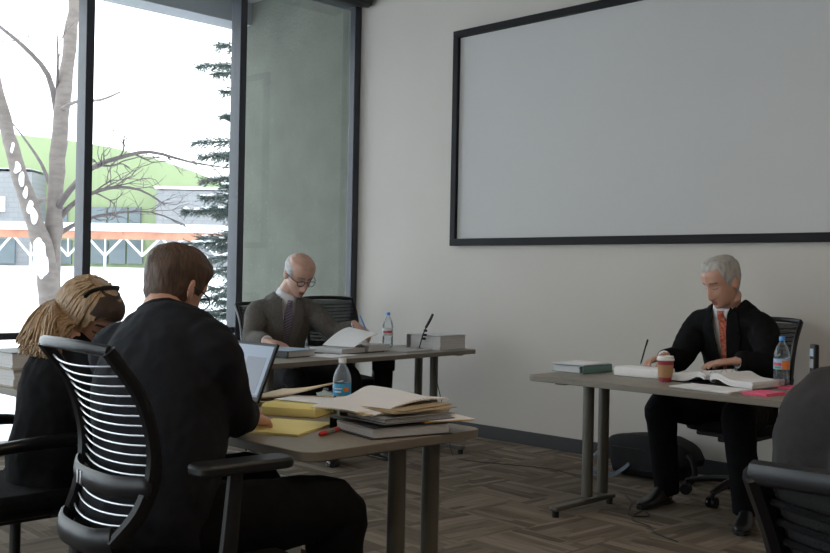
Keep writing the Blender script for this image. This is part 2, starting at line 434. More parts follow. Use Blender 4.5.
# roller shade cassette under the header
t = thing('roller_shade_cassette', 'dark roller shade cassette running above the window wall near the ceiling', 'window shade', (XW + .15, .8, 3.60))
bm = bmesh.new(); prism(bm, [(-.10, -.005), (.04, -.035), (.085, -.02), (.10, .02), (.10, .078), (-.10, .078)], -5.1, 5.12, Matrix.Rotation(PI / 2, 4, 'X') @ Matrix.Scale(1, 4))
obj('casing', bm, M_black, t, bev=.004)
bm = bmesh.new(); flatcap_tube(bm, [(.02, -5.125, .02), (.02, -5.14, .02)], .03); obj('end_cap', bm, M_black, t)

# warm glowing panels added in the ceiling, out of view, to brighten the room
M_fill = mat('added_warm_glow', (1, .80, .58), emis=FILL_GLOW)
for x, y in ((-1.2, 2.6), (1.6, 2.6), (-1.2, -1.2), (1.6, -1.2)):
    t = thing('added_fill_panel', 'unseen square glowing panel added in the ceiling to brighten the room', 'fill light', (x, y, CEIL), 0, 'added fill panels')
    bm = bmesh.new()
    for a in ((-.3, .3, .28, .3), (-.3, .3, -.3, -.28), (-.3, -.28, -.28, .28), (.28, .3, -.28, .28)): box(bm, ((a[0] + a[1]) / 2, (a[2] + a[3]) / 2, -.01), (a[1] - a[0], a[3] - a[2], .02))
    obj('trim_ring', bm, M_whitevinyl, t); obj('glow_panel', bx(-.28, .28, -.28, .28, -.012, -.004), M_fill, t, smooth=False)

# projection screen on the north wall
t = thing('projection_screen', 'large framed grey-white projection screen on the beige wall', 'projection screen', (-3.75, YW, 1.49))
x0, x1, h, fw = -1.77, 1.6, 1.71, .056
bm = bmesh.new()
for a in ((x0, x1, 0, fw), (x0, x1, h - fw, h), (x0, x0 + fw, fw, h - fw), (x1 - fw, x1, fw, h - fw)):
    box(bm, ((a[0] + a[1]) / 2, -.028, (a[2] + a[3]) / 2), (a[1] - a[0], .046, a[3] - a[2]))
obj('frame', bm, M_screenframe, t, bev=.003)
obj('screen_surface', bx(x0 + fw, x1 - fw, -.022, -.010, fw, h - fw), M_screen, t, smooth=False)

# ---------------------------------------------------------------- outside
M_conc = concrete_mat()
tag(obj('concrete_fin', bx(-8.62, -6.83, YW + .02, YW + .42, -.3, 4.6), M_conc, smooth=False), 'tall rough grey concrete wall standing outside the corner pane', 'concrete wall', None, 'structure')
t = thing('roof_overhang', 'pale roof overhang above the windows outside', 'roof overhang', (-6.8, 0, 3.72)); t['kind'] = 'structure'
obj('soffit', bx(-1.75, 0, -6, 8, .22, .45), mat('soffit_paint', (.35, .36, .38), .8), t)
obj('fascia', bx(-1.85, -1.55, -6, 8, 0, .5), mat('fascia_paint', (.34, .35, .37), .8, var=.02), t)
def sd(x): return x
bm = bmesh.new()
n1, n2 = 50, 40
vv = {}
for i in range(n1 + 1):
    for j in range(n2 + 1):
        d = .0 + (i / n1) ** 1.6 * 160           # distance out from the building
        y = -70 + j / n2 * 220
        k = max(0, min(1, (d - 6) / 24))
        z = -.12 + 1.42 * k * k * (3 - 2 * k) + .18 * noise.noise(V((d * .15, y * .12, 0))) * min(1, d / 6)
        vv[i, j] = bm.verts.new((-6.83 - d, y, z))
for i in range(n1):
    for j in range(n2): bm.faces.new((vv[i, j], vv[i, j + 1], vv[i + 1, j + 1], vv[i + 1, j]))
struct('ground', bm, M_snow)

def D(x, y, d):
    """world point seen at photo pixel (x, y) at depth d metres: used only to site far things"""
    dx, dy = x - 415, y - 276.5
    a = dx * math.cos(ROLL) + dy * math.sin(ROLL); b = -dx * math.sin(ROLL) + dy * math.cos(ROLL)
    return V((0, 0, 1.24)) + _fwd * d + _rt * (a / 1012 * d) + _up * (-b / 1012 * d)
DB = 44.
bp = _fwd * DB; 
bld = thing('green_building', 'long lime-green walled building with grey block wings beyond the snow', 'building', (bp.x, bp.y, .9), PI / 4)
def L(x, y, d=DB):      # local x, z in the building's frame
    p = D(x, y, d); return (p.dot(_rt), p.z - .9)
pts = [L(-260, 275), L(300, 292), L(300, 214), L(240, 190), L(190, 170), L(150, 157), L(110, 147), L(60, 139), L(0, 133), L(-120, 126), L(-260, 122)]
bm = bmesh.new(); prism(bm, pts, -9, 0, Matrix.Rotation(PI / 2, 4, 'X')); obj('green_wall', bm, M_green, bld, smooth=False)
def bpart(name, m, x0, y0, x1, y1, proud, parent=bld, dep=.3):
    a = L(x0, y0); b = L(x1, y1)
    return obj(name, bx(a[0], b[0], -proud, -proud + dep, b[1], a[1]), m, parent, smooth=False)
bpart('grey_block_wing', M_greybrick, 166, 193, 262, 282, 1.6, dep=1.6)
bpart('wing_coping', M_extwhite, 164, 189.5, 264, 194, 1.7, dep=1.7)
bpart('grey_block_wing', M_greybrick, -150, 172, 44, 282, 1.6, dep=1.6)
bpart('wing_coping', M_extwhite, -150, 169, 45, 173, 1.7, dep=1.7)
bpart('white_panel', M_extwhite, -60, 198, 20, 214, 1.7)
for x0, y0, x1, y1 in ((90, 207, 107, 228), (109, 207, 128, 228), (130, 207, 141, 228), (92, 240, 108, 264), (110, 240, 126, 264), (128, 240, 143, 264), (50, 207, 68, 228), (50, 240, 72, 264)):
    bpart('window_bay', M_extglass, x0, y0, x1, y1, .12)
for x0, y0, x1, y1 in ((-30, 240, -2, 264), (2, 240, 30, 264)):
    bpart('window_bay', M_extglass, x0, y0, x1, y1, 1.72)
# covered walkway in front of it
DC = 38.
cn = thing('walkway_canopy', 'white walkway canopy with rusty beam and V-shaped struts before the green building', 'canopy', (_fwd.x * DC, _fwd.y * DC, .9), PI / 4)
def LC(x, y): return L(x, y, DC)
a = LC(-220, 226); b = LC(262, 233)
obj('snowy_roof', bx(a[0], b[0], -.4, 1.6, b[1] - .05, b[1] + .24), M_snow, cn, smooth=False)
obj('orange_beam', bx(a[0], b[0], -.2, -.02, b[1] - .34, b[1] - .05), M_extorange, cn, smooth=False)
for k in range(-5, 8):
    x = 108 + k * 37 - 2
    if x > 255 or x < -180: continue
    bm = bmesh.new(); z1 = b[1] - .32; xa = LC(x, 250)[0]; zb = LC(x, 256)[1]
    for s in (-1, 1): flatcap_tube(bm, [(xa + s * .62, -.12, z1), (xa, -.12, zb)], .045, 6)
    flatcap_tube(bm, [(xa, -.12, z1), (xa, -.12, zb)], .03, 6)
    if k % 2 == 0: flatcap_tube(bm, [(xa, -.12, zb + .03), (xa, -.12, -.3)], .05, 6)
    obj('strut', bm, M_extwhite, cn)

# birch trees
def branchlet(bm, p, d, r, depth, rng, maxd=4):
    L_ = rng.uniform(.35, .6) * (r / .02) ** .35 * .6
    pts = [p]; q = p.copy(); dd = d.copy()
    for i in range(4):
        dd = (dd + V((rng.uniform(-.3, .3), rng.uniform(-.3, .3), rng.uniform(-.22, .28)))).normalized()
        q = q + dd * L_ / 4 * 1.2; pts.append(q.copy())
    tube(bm, pts, [r, r * .88, r * .78, r * .68, r * .55], 5)
    if depth < maxd:
        for k in range(3 if depth < 2 else 2):
            i = rng.choice([2, 3, 4]); nd = (dd + V((rng.uniform(-1, 1), rng.uniform(-1, 1), rng.uniform(-.7, .7))) * .8).normalized()
            branchlet(bm, pts[i], nd, r * .6, depth + 1, rng, maxd)
def birch(name, label, dep, trunk, branches, seed, ground=0., root=None):
    rng = random.Random(seed)
    base = D(trunk[0][0], trunk[0][1], dep); root = root or thing(name, label, 'tree', (base.x, base.y, ground), 0)
    w = root.location.copy()
    pts = [V((base.x, base.y, ground - .2))] + [D(x, y, dep) for x, y, r in trunk]
    rad = [trunk[0][2] * 1.15] + [r for x, y, r in trunk]
    bm = bmesh.new(); tube(bm, pts, rad, 14, sub=5)
    for v in bm.verts: v.co += V((noise.noise(v.co * 5), noise.noise(v.co * 5 + V((3, 0, 0))), 0)) * .03
    obj('trunk', bm, M_bark, root, world=w)
    for br in branches:
        bm = bmesh.new(); dz = br[0]; bp_ = [D(x, y, dep + dz * i / max(1, len(br[1]) - 1)) for i, (x, y, r) in enumerate(br[1])]
        tube(bm, bp_, [r for x, y, r in br[1]], 7, sub=3)
        nt_ = br[2]
        cp = catmull(bp_, 4); rr = catmull([float(r) for x, y, r in br[1]], 4)
        for k in range(nt_):
            i = rng.randrange(len(cp) // 3, len(cp) - 1)
            d = ((cp[i + 1] - cp[i]).normalized() + V((rng.uniform(-1, 1), rng.uniform(-1, 1), rng.uniform(-.8, .8))) * .7).normalized()
            branchlet(bm, cp[i], d, max(.008, rr[i] * .5), 1, rng, 3)
        obj('branch', bm, M_twig if nt_ > 0 else M_bark, root, world=w)
    return root, w
r, w = birch('birch_tree', 'bare two-trunked birch outside the left window panes', 12.8,
      [(50, 330, .125), (52, 270, .115), (55, 200, .105), (60, 130, .098), (68, 60, .085), (74, 0, .075), (80, -90, .06), (84, -190, .04)],
      [(1.0, [(58, 118, .045), (48, 75, .035), (22, 45, .028), (-8, 20, .02), (-50, -20, .012)], 1),
       (-1.2, [(60, 110, .03), (75, 102, .022), (100, 100, .016), (120, 92, .01)], 0),
       (-1.5, [(56, 210, .045), (70, 190, .038), (92, 168, .032), (118, 158, .026), (150, 152, .02), (190, 162, .013), (228, 168, .008)], 9),
       (.5, [(56, 222, .04), (78, 200, .03), (110, 188, .022), (140, 190, .015), (165, 205, .009)], 9),
       (1.5, [(57, 235, .035), (80, 222, .026), (108, 214, .018), (150, 212, .012), (185, 225, .007)], 8),
       (1.2, [(53, 195, .03), (42, 165, .022), (24, 138, .014), (10, 120, .008)], 1),
       (-.6, [(57, 90, .02), (58, 60, .014), (57, 32, .008)], 1)], 4)
r, w = birch('birch_tree', None, 12.6,
      [(50, 330, .13), (48, 285, .125), (45, 255, .115), (36, 225, .105), (24, 190, .095), (12, 150, .09), (1, 105, .08), (-20, 30, .07), (-45, -60, .05)],
      [(1.0, [(28, 205, .035), (44, 200, .03), (56, 196, .02)], 0),
       (-1.0, [(0, 100, .03), (-30, 60, .025), (-70, 30, .012)], 3)], 9, root=r)
bm = bmesh.new()
rng = random.Random(3)
for x, y, s in ((40, 258, .14), (38, 248, .09), (30, 207, .06), (34, 216, .07), (22, 180, .06), (17, 168, .06), (44, 265, .10), (12, 148, .05), (26, 193, .05), (42, 272, .07)):
    p = D(x, y, 12.50); r_ = bmesh.ops.create_icosphere(bm, subdivisions=2, radius=1)['verts']
    bmesh.ops.transform(bm, matrix=Matrix.Translation(p) @ Matrix.Diagonal((s * .6, s * .6, s * 1.5, 1)), verts=r_)
for v in bm.verts: v.co += V((noise.noise(v.co * 9), noise.noise(v.co * 9 + V((4, 0, 0))), noise.noise(v.co * 9 + V((0, 7, 0))))) * .03
tag(obj('snow_cover', bm, M_snow, r, world=w), kind='stuff')

# spruce
sp_b = D(262, 300, 14.5)
sp = thing('spruce_tree', 'dark green spruce with snow on its boughs behind the window frame', 'tree', (sp_b.x, sp_b.y, 0.1))
bm = bmesh.new(); tube(bm, [(0, 0, -.3), (0, 0, 3), (.03, 0, 6), (0, 0, 8.2)], [.16, .13, .08, .02], 10); obj('trunk', bm, M_spbark, sp)
bm = bmesh.new(); bs = bmesh.new(); rng = random.Random(21)
for q in range(170):
    z = .5 + 7.4 * (q / 170) + rng.uniform(-.12, .12)
    reach = (1.30 * (1 - (z - .5) / 9.5) ** .6) * (.95 if z < 3.15 else .62 if z < 3.95 else .98 if z < 4.65 else .5) * (.95 + .3 * noise.noise(V((z * 2.1, 3.3, 0))))
    a = q * 2.399 + rng.uniform(-.3, .3)
    u = V((math.cos(a), math.sin(a), 0)); rr = reach * rng.uniform(.7, 1.08)
    pts = [V((0, 0, z)) + u * rr * s + V((0, 0, -.34 * rr * s + .16 * rr * s * s + rng.uniform(-.02, .02))) for s in (0, .33, .66, 1)]
    tube(bm, pts, [.02, .014, .01, .004], 4)
    cp = catmull(pts, 7)
    for i in range(3, len(cp)):
        for sgn in (-1, 1):
            sd_ = V((-u.y, u.x, 0)) * sgn
            for rep in range(3):
                ln = (rr * .30 * (1.15 - i / len(cp)) + .08) * rng.uniform(.5, 1.2)
                d = (sd_ * rng.uniform(.3, 1) + u * rng.uniform(.2, 1.0) + V((0, 0, rng.uniform(-.8, .25)))).normalized()
                e = cp[i] + d * ln
                for w_ in range(5):
                    b0 = cp[i].lerp(e, (w_ + .3) / 5); dn = (d * .6 + V((rng.uniform(-1, 1), rng.uniform(-1, 1), rng.uniform(-1, .7)))).normalized() * rng.uniform(.03, .06)
                    sdv = dn.orthogonal().normalized() * .007
                    bm.faces.new([bm.verts.new(b0 - sdv), bm.verts.new(b0 + sdv), bm.verts.new(b0 + dn)])
                    sdw = dn.cross(sdv).normalized() * .007
                    bm.faces.new([bm.verts.new(b0 - sdw), bm.verts.new(b0 + sdw), bm.verts.new(b0 + dn)])
                tube(bm, [cp[i], e], [.006, .004], 3, caps=False)
        if rng.random() < .35 and i > 7:
            r_ = bmesh.ops.create_icosphere(bs, subdivisions=1, radius=1)['verts']
            bmesh.ops.transform(bs, matrix=Matrix.Translation(cp[i] + V((rng.uniform(-.05, .05), rng.uniform(-.05, .05), .03))) @ Matrix.Diagonal((rng.uniform(.04, .09), rng.uniform(.04, .09), .022, 1)), verts=r_)
obj('foliage', bm, M_needle, sp, recalc=False, smooth=False); tag(obj('snow_cover', bs, M_snow, sp, recalc=False), kind='stuff')
#@@PART2
# ---------------------------------------------------------------- desks
def desk(label, loc, rz, length, depth, legs=(-1, 1), group=None, overhang=(.13, .13), posts=(.03, .175)):
    """origin at floor under the middle; long axis = local x, near edge = -y"""
    t = thing('conference_table', label, 'table', loc, rz, group)
    bm = bmesh.new(); rounded_slab(bm, -length / 2, length / 2, -depth / 2, depth / 2, .706, .735, .055)
    for f in bm.faces:
        f.normal_update()
        if abs(f.normal.z) < .5: f.material_index = 1
    obj('tabletop', bm, [M_desk, M_deskedge], t, bev=.003)
    for s in legs:
        x = s * (length / 2 - overhang[0 if s < 0 else 1])
        bm = bmesh.new()
        r = box(bm, (x, 0, .055), (.055, depth - .12, .045))
        for v in r:
            if abs(v.co.y) > .2 and v.co.z > .055: v.co.z -= .02
        foot = obj('foot_bar', bm, M_leg, t, bev=.008)
        for yy in (-depth / 2 + .085, depth / 2 - .085):
            b2 = bmesh.new(); flatcap_tube(b2, [(x, yy, .034), (x, yy, 0)], .019, 12); obj('floor_pad', b2, M_black, foot)
        for yy in posts:
            b2 = bmesh.new(); flatcap_tube(b2, [(x, yy, .07), (x, yy, .69)], .032, 16, side=(1, 0, 0), flat=.85); obj('leg', b2, M_leg, t)
        b2 = bmesh.new(); box(b2, (x, 0, .697), (.06, depth - .2, .018)); obj('top_bracket', b2, M_leg, t)
    return t
# right desk (parallel to the screen wall)
desk('conference table the man in the red tie writes at', (-2.585, 4.51, 0), 0, 1.52, .66, overhang=(.15, .15))
desk('conference table beside the window wall, used by the bald man', (-4.94, 4.27, 0), PI / 2 + .075, 2.14, .62, overhang=(.50, .08))
desk('nearest conference table, holding the laptop and the paper pile', (-2.985, 2.19, 0), 0, 1.52, .76, overhang=(.13, .10), posts=(.07, .225))
desk('conference table at the left edge, in front of the woman', (-4.63, 2.19, 0), 0, 1.70, .76)

# ---------------------------------------------------------------- office chairs
def mesh_fabric():
    m = mat('chair_mesh_fabric', (.014, .014, .016), .9); nt = m.node_tree; N = nt.nodes; L_ = nt.links; b = N['Principled BSDF']
    tc = N.new('ShaderNodeTexCoord'); sep = N.new('ShaderNodeSeparateXYZ'); L_.new(tc.outputs['Object'], sep.inputs[0]); outs = []
    for ax in ('X', 'Z'):
        mu = N.new('ShaderNodeMath'); mu.operation = 'MULTIPLY'; mu.inputs[1].default_value = 900; L_.new(sep.outputs[ax], mu.inputs[0])
        si = N.new('ShaderNodeMath'); si.operation = 'SINE'; L_.new(mu.outputs[0], si.inputs[0]); outs.append(si)
    pr = N.new('ShaderNodeMath'); pr.operation = 'MINIMUM'; L_.new(outs[0].outputs[0], pr.inputs[0]); L_.new(outs[1].outputs[0], pr.inputs[1])
    lt = N.new('ShaderNodeMath'); lt.operation = 'LESS_THAN'; lt.inputs[1].default_value = .1; L_.new(pr.outputs[0], lt.inputs[0]); L_.new(lt.outputs[0], b.inputs['Alpha'])
    return m
M_mesh = mesh_fabric()
def office_chair(label, loc, rz, arms='pad', arm_h=.70, mesh=False, group='black wire-backed office chairs', seat_h=.46, back_h=1.05, wires=17, rseed=0):
    t = thing('office_chair', label, 'chair', loc, rz, group)
    H0 = seat_h
    bm = bmesh.new(); rounded_slab(bm, -.235, .235, -.21, .25, H0 - .055, H0, .08); 
    obj('seat', bm, M_chairfab, t, bev=.018)
    obj('seat_pan', boxbm((0, .0, H0 - .075), (.36, .36, .03)), M_black, t, bev=.01)
    q = back_h - H0 - .09
    prof = [(-.255, H0 + .09), (-.205, H0 + .09 + q * .16), (-.180, H0 + .09 + q * .36), (-.188, H0 + .09 + q * .56), (-.225, H0 + .09 + q * .78), (-.300, back_h)]
    hw = [.150, .185, .205, .212, .212, .208]
    f = bmesh.new()
    for s in (-1, 1):
        tube(f, [(s * w, y, z) for w, (y, z) in zip(hw, prof)], [.016, .018, .017, .015, .014, .014], 8, sub=4, side=(1, 0, 0), flat=1.3)
    tube(f, [(-.208, prof[-1][0], back_h), (-.12, prof[-1][0] - .028, back_h + .006), (0, prof[-1][0] - .036, back_h + .008), (.12, prof[-1][0] - .028, back_h + .006), (.208, prof[-1][0], back_h)], .015, 8, sub=4, flat=.75, side=(0, 0, 1))
    obj('back_frame', f, M_blackgloss, t)
    b = bmesh.new(); tube(b, [(-.152, prof[0][0], H0 + .10), (-.08, prof[0][0] - .03, H0 + .09), (.08, prof[0][0] - .03, H0 + .09), (.152, prof[0][0], H0 + .10)], .034, 10, sub=4, flat=.45, side=(0, 0, 1)); obj('lower_band', b, M_blackgloss, t)
    cp = catmull([V((w, y, z)) for w, (y, z) in zip(hw, prof)], 12)
    def at(z):
        for a, c in zip(cp, cp[1:]):
            if a.z <= z <= c.z:
                k = (z - a.z) / max(1e-6, c.z - a.z); return a.lerp(c, k)
        return cp[-1]
    for i in range(wires):
        z = H0 + .135 + (back_h - .035 - H0 - .135) * i / (wires - 1)
        p = at(z); bow = .03
        b = bmesh.new(); tube(b, [(p.x * u, p.y - bow * (1 - u * u), z - .012 * (1 - u * u)) for u in (-1, -.6, -.2, .2, .6, 1)], .0026 if not mesh else .005, 5, sub=2)
        obj('back_wire', b, M_wire if not mesh else M_chairfab, t)
    if mesh:
        b = bmesh.new(); rows = 16; cols = 10; G = {}
        for i in range(rows + 1):
            z = H0 + .10 + (back_h - .01 - H0 - .10) * i / rows; p = at(z)
            for j in range(cols + 1):
                u = -1 + 2 * j / cols; G[i, j] = b.verts.new((p.x * u, p.y + .010 - .03 * (1 - u * u), z))
        for i in range(rows):
            for j in range(cols): b.faces.new((G[i, j], G[i, j + 1], G[i + 1, j + 1], G[i + 1, j]))
        bmesh.ops.recalc_face_normals(b, faces=b.faces); bmesh.ops.solidify(b, geom=b.faces[:], thickness=.002)
        obj('back_mesh', b, M_mesh, t)
    p = at(H0 + .09 + q * .30)
    b = bmesh.new(); tube(b, [(-p.x - .01, p.y - .012, p.z), (-.1, p.y - .055, p.z - .01), (.1, p.y - .055, p.z - .01), (p.x + .01, p.y - .012, p.z)], .028, 8, sub=4, flat=.35, side=(0, 0, 1)); lb = obj('lumbar_bar', b, M_blackgloss, t)
    for s in (-.08, -.06):
        obj('lumbar_grip', boxbm((s, p.y - .066, p.z - .012), (.009, .008, .035)), M_wire, lb, bev=.002)
    b = bmesh.new(); tube(b, [(0, -.05, H0 - .10), (0, -.22, H0 - .06), (0, -.285, H0 + .10)], [.03, .026, .02], 8, sub=3); obj('back_support', b, M_black, t)
    for s in (-1, 1):
        if arms == 'pad':
            bm = bmesh.new(); rounded_slab(bm, s * .285 - .045, s * .285 + .045, -.12, .16, arm_h - .028, arm_h, .035); a = obj('armrest', bm, M_black, t, bev=.008)
            bm = bmesh.new(); tube(bm, [(s * .2, -.03, H0 - .08), (s * .275, -.03, H0 - .05), (s * .29, -.02, H0 + .05), (s * .288, .0, arm_h - .03)], [.024, .026, .026, .022], 10, sub=4, flat=.6, side=(0, 1, 0)); obj('arm_post', bm, M_black, a)
        elif arms == 'loop':
            bm = bmesh.new(); tube(bm, [(s * .27, -.20, H0 + .02), (s * .285, -.26, H0 + .14), (s * .285, -.20, arm_h - .01), (s * .285, .0, arm_h), (s * .285, .13, arm_h - .01), (s * .285, .185, arm_h - .07), (s * .285, .15, H0 + .06), (s * .28, .06, H0 - .05), (s * .2, .04, H0 - .08)], [.012, .014, .02, .024, .022, .018, .015, .014, .014], 10, sub=5, flat=.75); obj('armrest', bm, M_blackgloss, t)
    bm = bmesh.new(); flatcap_tube(bm, [(0, 0, .10), (0, 0, .24)], .028, 14); flatcap_tube(bm, [(0, 0, .24), (0, 0, H0 - .09)], .018, 14); obj('gas_column', bm, M_black, t)
    box_ = boxbm((0, 0, H0 - .105), (.16, .24, .04)); obj('tilt_mechanism', box_, M_black, t, bev=.01)
    for k in range(5):
        a = 2 * PI * k / 5 + .3; u = V((math.cos(a), math.sin(a), 0))
        bm = bmesh.new(); tube(bm, [V((0, 0, .115)) + u * .02, V((0, 0, .11)) + u * .15, V((0, 0, .082)) + u * .30], [.030, .024, .017], 8, sub=2, flat=.7); lg = obj('base_leg', bm, M_black, t)
        q = Vector((-u.y, u.x, 0)); c = u * .30
        bm = bmesh.new()
        for s in (-1, 1): flatcap_tube(bm, [c + q * s * .008 + V((0, 0, .031)), c + q * s * .026 + V((0, 0, .031))], .031, 14)
        box(bm, c + V((0, 0, .056)), (.02, .02, .03))
        obj('caster', bm, M_blackgloss, lg)
    return t
office_chair('black office chair with silver back wires holding the man at the laptop', (-2.37, 1.49, 0), -.08, arm_h=.775, seat_h=.485)
office_chair('black office chair with looped arms under the blonde woman', (-3.33, 1.46, 0), .0, arms='loop', arm_h=.70, seat_h=.53, back_h=.90, wires=9)
office_chair('black office chair under the bald man in the grey suit', (-5.80, 4.46, 0), -PI / 2 - .1, arm_h=.68, back_h=1.01, mesh=True)
office_chair('empty black office chair between the bald man and the wall', (-5.90, 5.12, 0), -PI / 2 - .30, arm_h=.70, mesh=True)
office_chair('black office chair behind the man in the red tie', (-2.755, 5.40, 0), PI, arm_h=.66, back_h=1.02, mesh=True)
office_chair('black mesh-backed chair in the bottom right corner', (-.355, 1.44, 0), .0, arm_h=.66, mesh=True, back_h=1.015, wires=15)
#@@PEOPLE
# ---------------------------------------------------------------- people
def gs(x, c, s): return math.exp(-((x - c) / s) ** 2)
_Z = [-.120, -.112, -.098, -.080, -.055, -.03, 0, .03, .06, .085, .104, .116, .121]
_Wd = [.012, .030, .043, .052, .060, .066, .071, .0755, .076, .068, .050, .028, 0]
_F = [.055, .072, .079, .081, .082, .084, .086, .090, .088, .076, .055, .030, 0]
_B = [.010, -.005, -.02, -.04, -.066, -.084, -.098, -.106, -.104, -.090, -.066, -.036, 0]
def _ip(z, T):
    if z <= _Z[0]: return T[0]
    for i in range(len(_Z) - 1):
        if z <= _Z[i + 1]:
            k = (z - _Z[i]) / (_Z[i + 1] - _Z[i]); k = k * k * (3 - 2 * k) * .35 + k * .65
            return T[i] + (T[i + 1] - T[i]) * k
    return T[-1]
def head_point(z, a, off=0., feat=True):
    """a = azimuth, 0 = face (+Y), pi/2 = person's left (-X)"""
    w, f, b = _ip(z, _Wd), _ip(z, _F), -_ip(z, _B)
    ca, sa = math.cos(a), math.sin(a)
    e = 2 / 2.15
    y = (f if ca > 0 else b) * math.copysign(abs(ca) ** e, ca); x = -w * math.copysign(abs(sa) ** e, sa)
    if feat and ca > 0:
        d = 0
        nz = max(0, min(1, (.012 - z) / .055))
        if z > -.058: d += gs(x, 0, .0095 + .006 * nz) * (.004 + .021 * nz)
        else: d += gs(x, 0, .0155) * .025 * max(0, 1 - (-.058 - z) / .010)
        if z > .012: d += -gs(x, 0, .02) * .002
        for s in (-1, 1):
            d += -.011 * gs(x, s * .033, .018) * gs(z, .000, .014)
            d += .0065 * gs(x, s * .032, .012) * gs(z, -.002, .009)
            d += .0050 * gs(x, s * .030, .022) * gs(z, .022, .009)
            d += .0035 * gs(x, s * .045, .018) * gs(z, -.035, .018)
            d += .0045 * gs(x, s * .015, .008) * gs(z, -.052, .008)
        d += .0060 * gs(x, 0, .022) * gs(z, -.072, .005) + .0065 * gs(x, 0, .020) * gs(z, -.083, .006) - .003 * gs(x, 0, .024) * gs(z, -.0775, .002)
        d += .006 * gs(x, 0, .022) * gs(z, -.106, .010) - .003 * gs(x, 0, .02) * gs(z, -.093, .005)
        y += d
    r = V((x, y, z))
    if off:
        n = V((x / max(w, .02), y / max(f if ca > 0 else b, .02), max(-.2, z - .02) / .1)); n.normalize(); r = r + n * off
    return r
def head_shell(bm, M, off=0., nz=44, na=56, mask=None, offf=None, feat=True):
    grid = {}
    zs = [_Z[0] + (_Z[-1] - _Z[0]) * (math.sin((i / nz - .5) * PI) * .5 + .5) for i in range(nz + 1)]
    for i, z in enumerate(zs):
        for j in range(na):
            a = 2 * PI * j / na
            o = offf(z, a) if offf else off
            p = head_point(min(z, _Z[-1] - 1e-4), a, o, feat)
            grid[i, j] = bm.verts.new(M @ p)
    for i in range(nz):
        for j in range(na):
            a = 2 * PI * (j + .5) / na; z = (zs[i] + zs[i + 1]) / 2
            if mask and not mask(z, a): continue
            bm.faces.new((grid[i, j], grid[i, (j + 1) % na], grid[i + 1, (j + 1) % na], grid[i + 1, j]))
    if mask:
        bmesh.ops.delete(bm, geom=[v for v in grid.values() if not v.link_faces], context='VERTS')
    else:
        for i, rev in ((0, 1), (nz, 0)):
            ring = [grid[i, j] for j in range(na)]
            c = bm.verts.new(sum((v.co for v in ring), V()) / na)
            for j in range(na): bm.faces.new((ring[j], ring[(j + 1) % na], c))
    return grid
def frame_from(F, U=(0, 0, 1)):
    F = V(F).normalized(); U = V(U); X = F.cross(U).normalized(); U2 = X.cross(F)
    return Matrix((X, F, U2)).transposed()
def hand(bm, wrist, d, nrm, thumb_side, curl=.5, s=1., spread=.06, curls=None, thumb_curl=.4):
    """wrist point, d finger direction, nrm back-of-hand normal, thumb_side +1/-1 along d x nrm"""
    d = V(d).normalized(); nrm = V(nrm); nrm = (nrm - d * nrm.dot(d)).normalized(); sd_ = d.cross(nrm) * thumb_side
    w = V(wrist)
    # palm
    secs = [(w - d * .03 * s, sd_, .026 * s, .019 * s), (w, sd_, .027 * s, .018 * s), (w + d * .03 * s, sd_, .036 * s, .016 * s), (w + d * .065 * s, sd_, .041 * s, .0145 * s), (w + d * .088 * s, sd_, .040 * s, .012 * s)]
    loft(bm, secs, 16, 2, 2.4)
    L_ = [.072, .080, .075, .058]; off = [.029, .010, -.010, -.028]; r0 = [.0088, .0092, .0088, .0078]
    for i in range(4):
        b = w + d * (.082 - abs(i - 1.2) * .004) * s + sd_ * off[i] * s
        dir_ = (d + sd_ * (1.3 - i) * spread).normalized(); c = curls[i] if curls else curl * (1 + .12 * i)
        pts = [b - dir_ * .02 * s, b]; a = c * .35
        for k, frac in enumerate((.45, .30, .25)):
            dd = dir_ * math.cos(a) - nrm * math.sin(a); pts.append(pts[-1] + dd * L_[i] * frac * s); a += c * .75
        tube(bm, pts, [r0[i] * s, r0[i] * s * 1.02, r0[i] * s, r0[i] * .92 * s, r0[i] * .75 * s], 9, sub=3)
    b = w + d * .022 * s + sd_ * .026 * s - nrm * .004 * s
    t1 = (d * .75 + sd_ * .75 - nrm * .25).normalized(); t2 = (d * .95 + sd_ * (.45 - thumb_curl * .5) - nrm * (.2 + thumb_curl * .4)).normalized()
    p1 = b + t1 * .042 * s; p2 = p1 + t2 * .032 * s; p3 = p2 + (t2 - sd_ * thumb_curl * .4 - nrm * .1).normalized() * .026 * s
    tube(bm, [b - t1 * .02 * s, b, p1, p2, p3], [.014 * s, .014 * s, .0115 * s, .0105 * s, .008 * s], 9, sub=3)
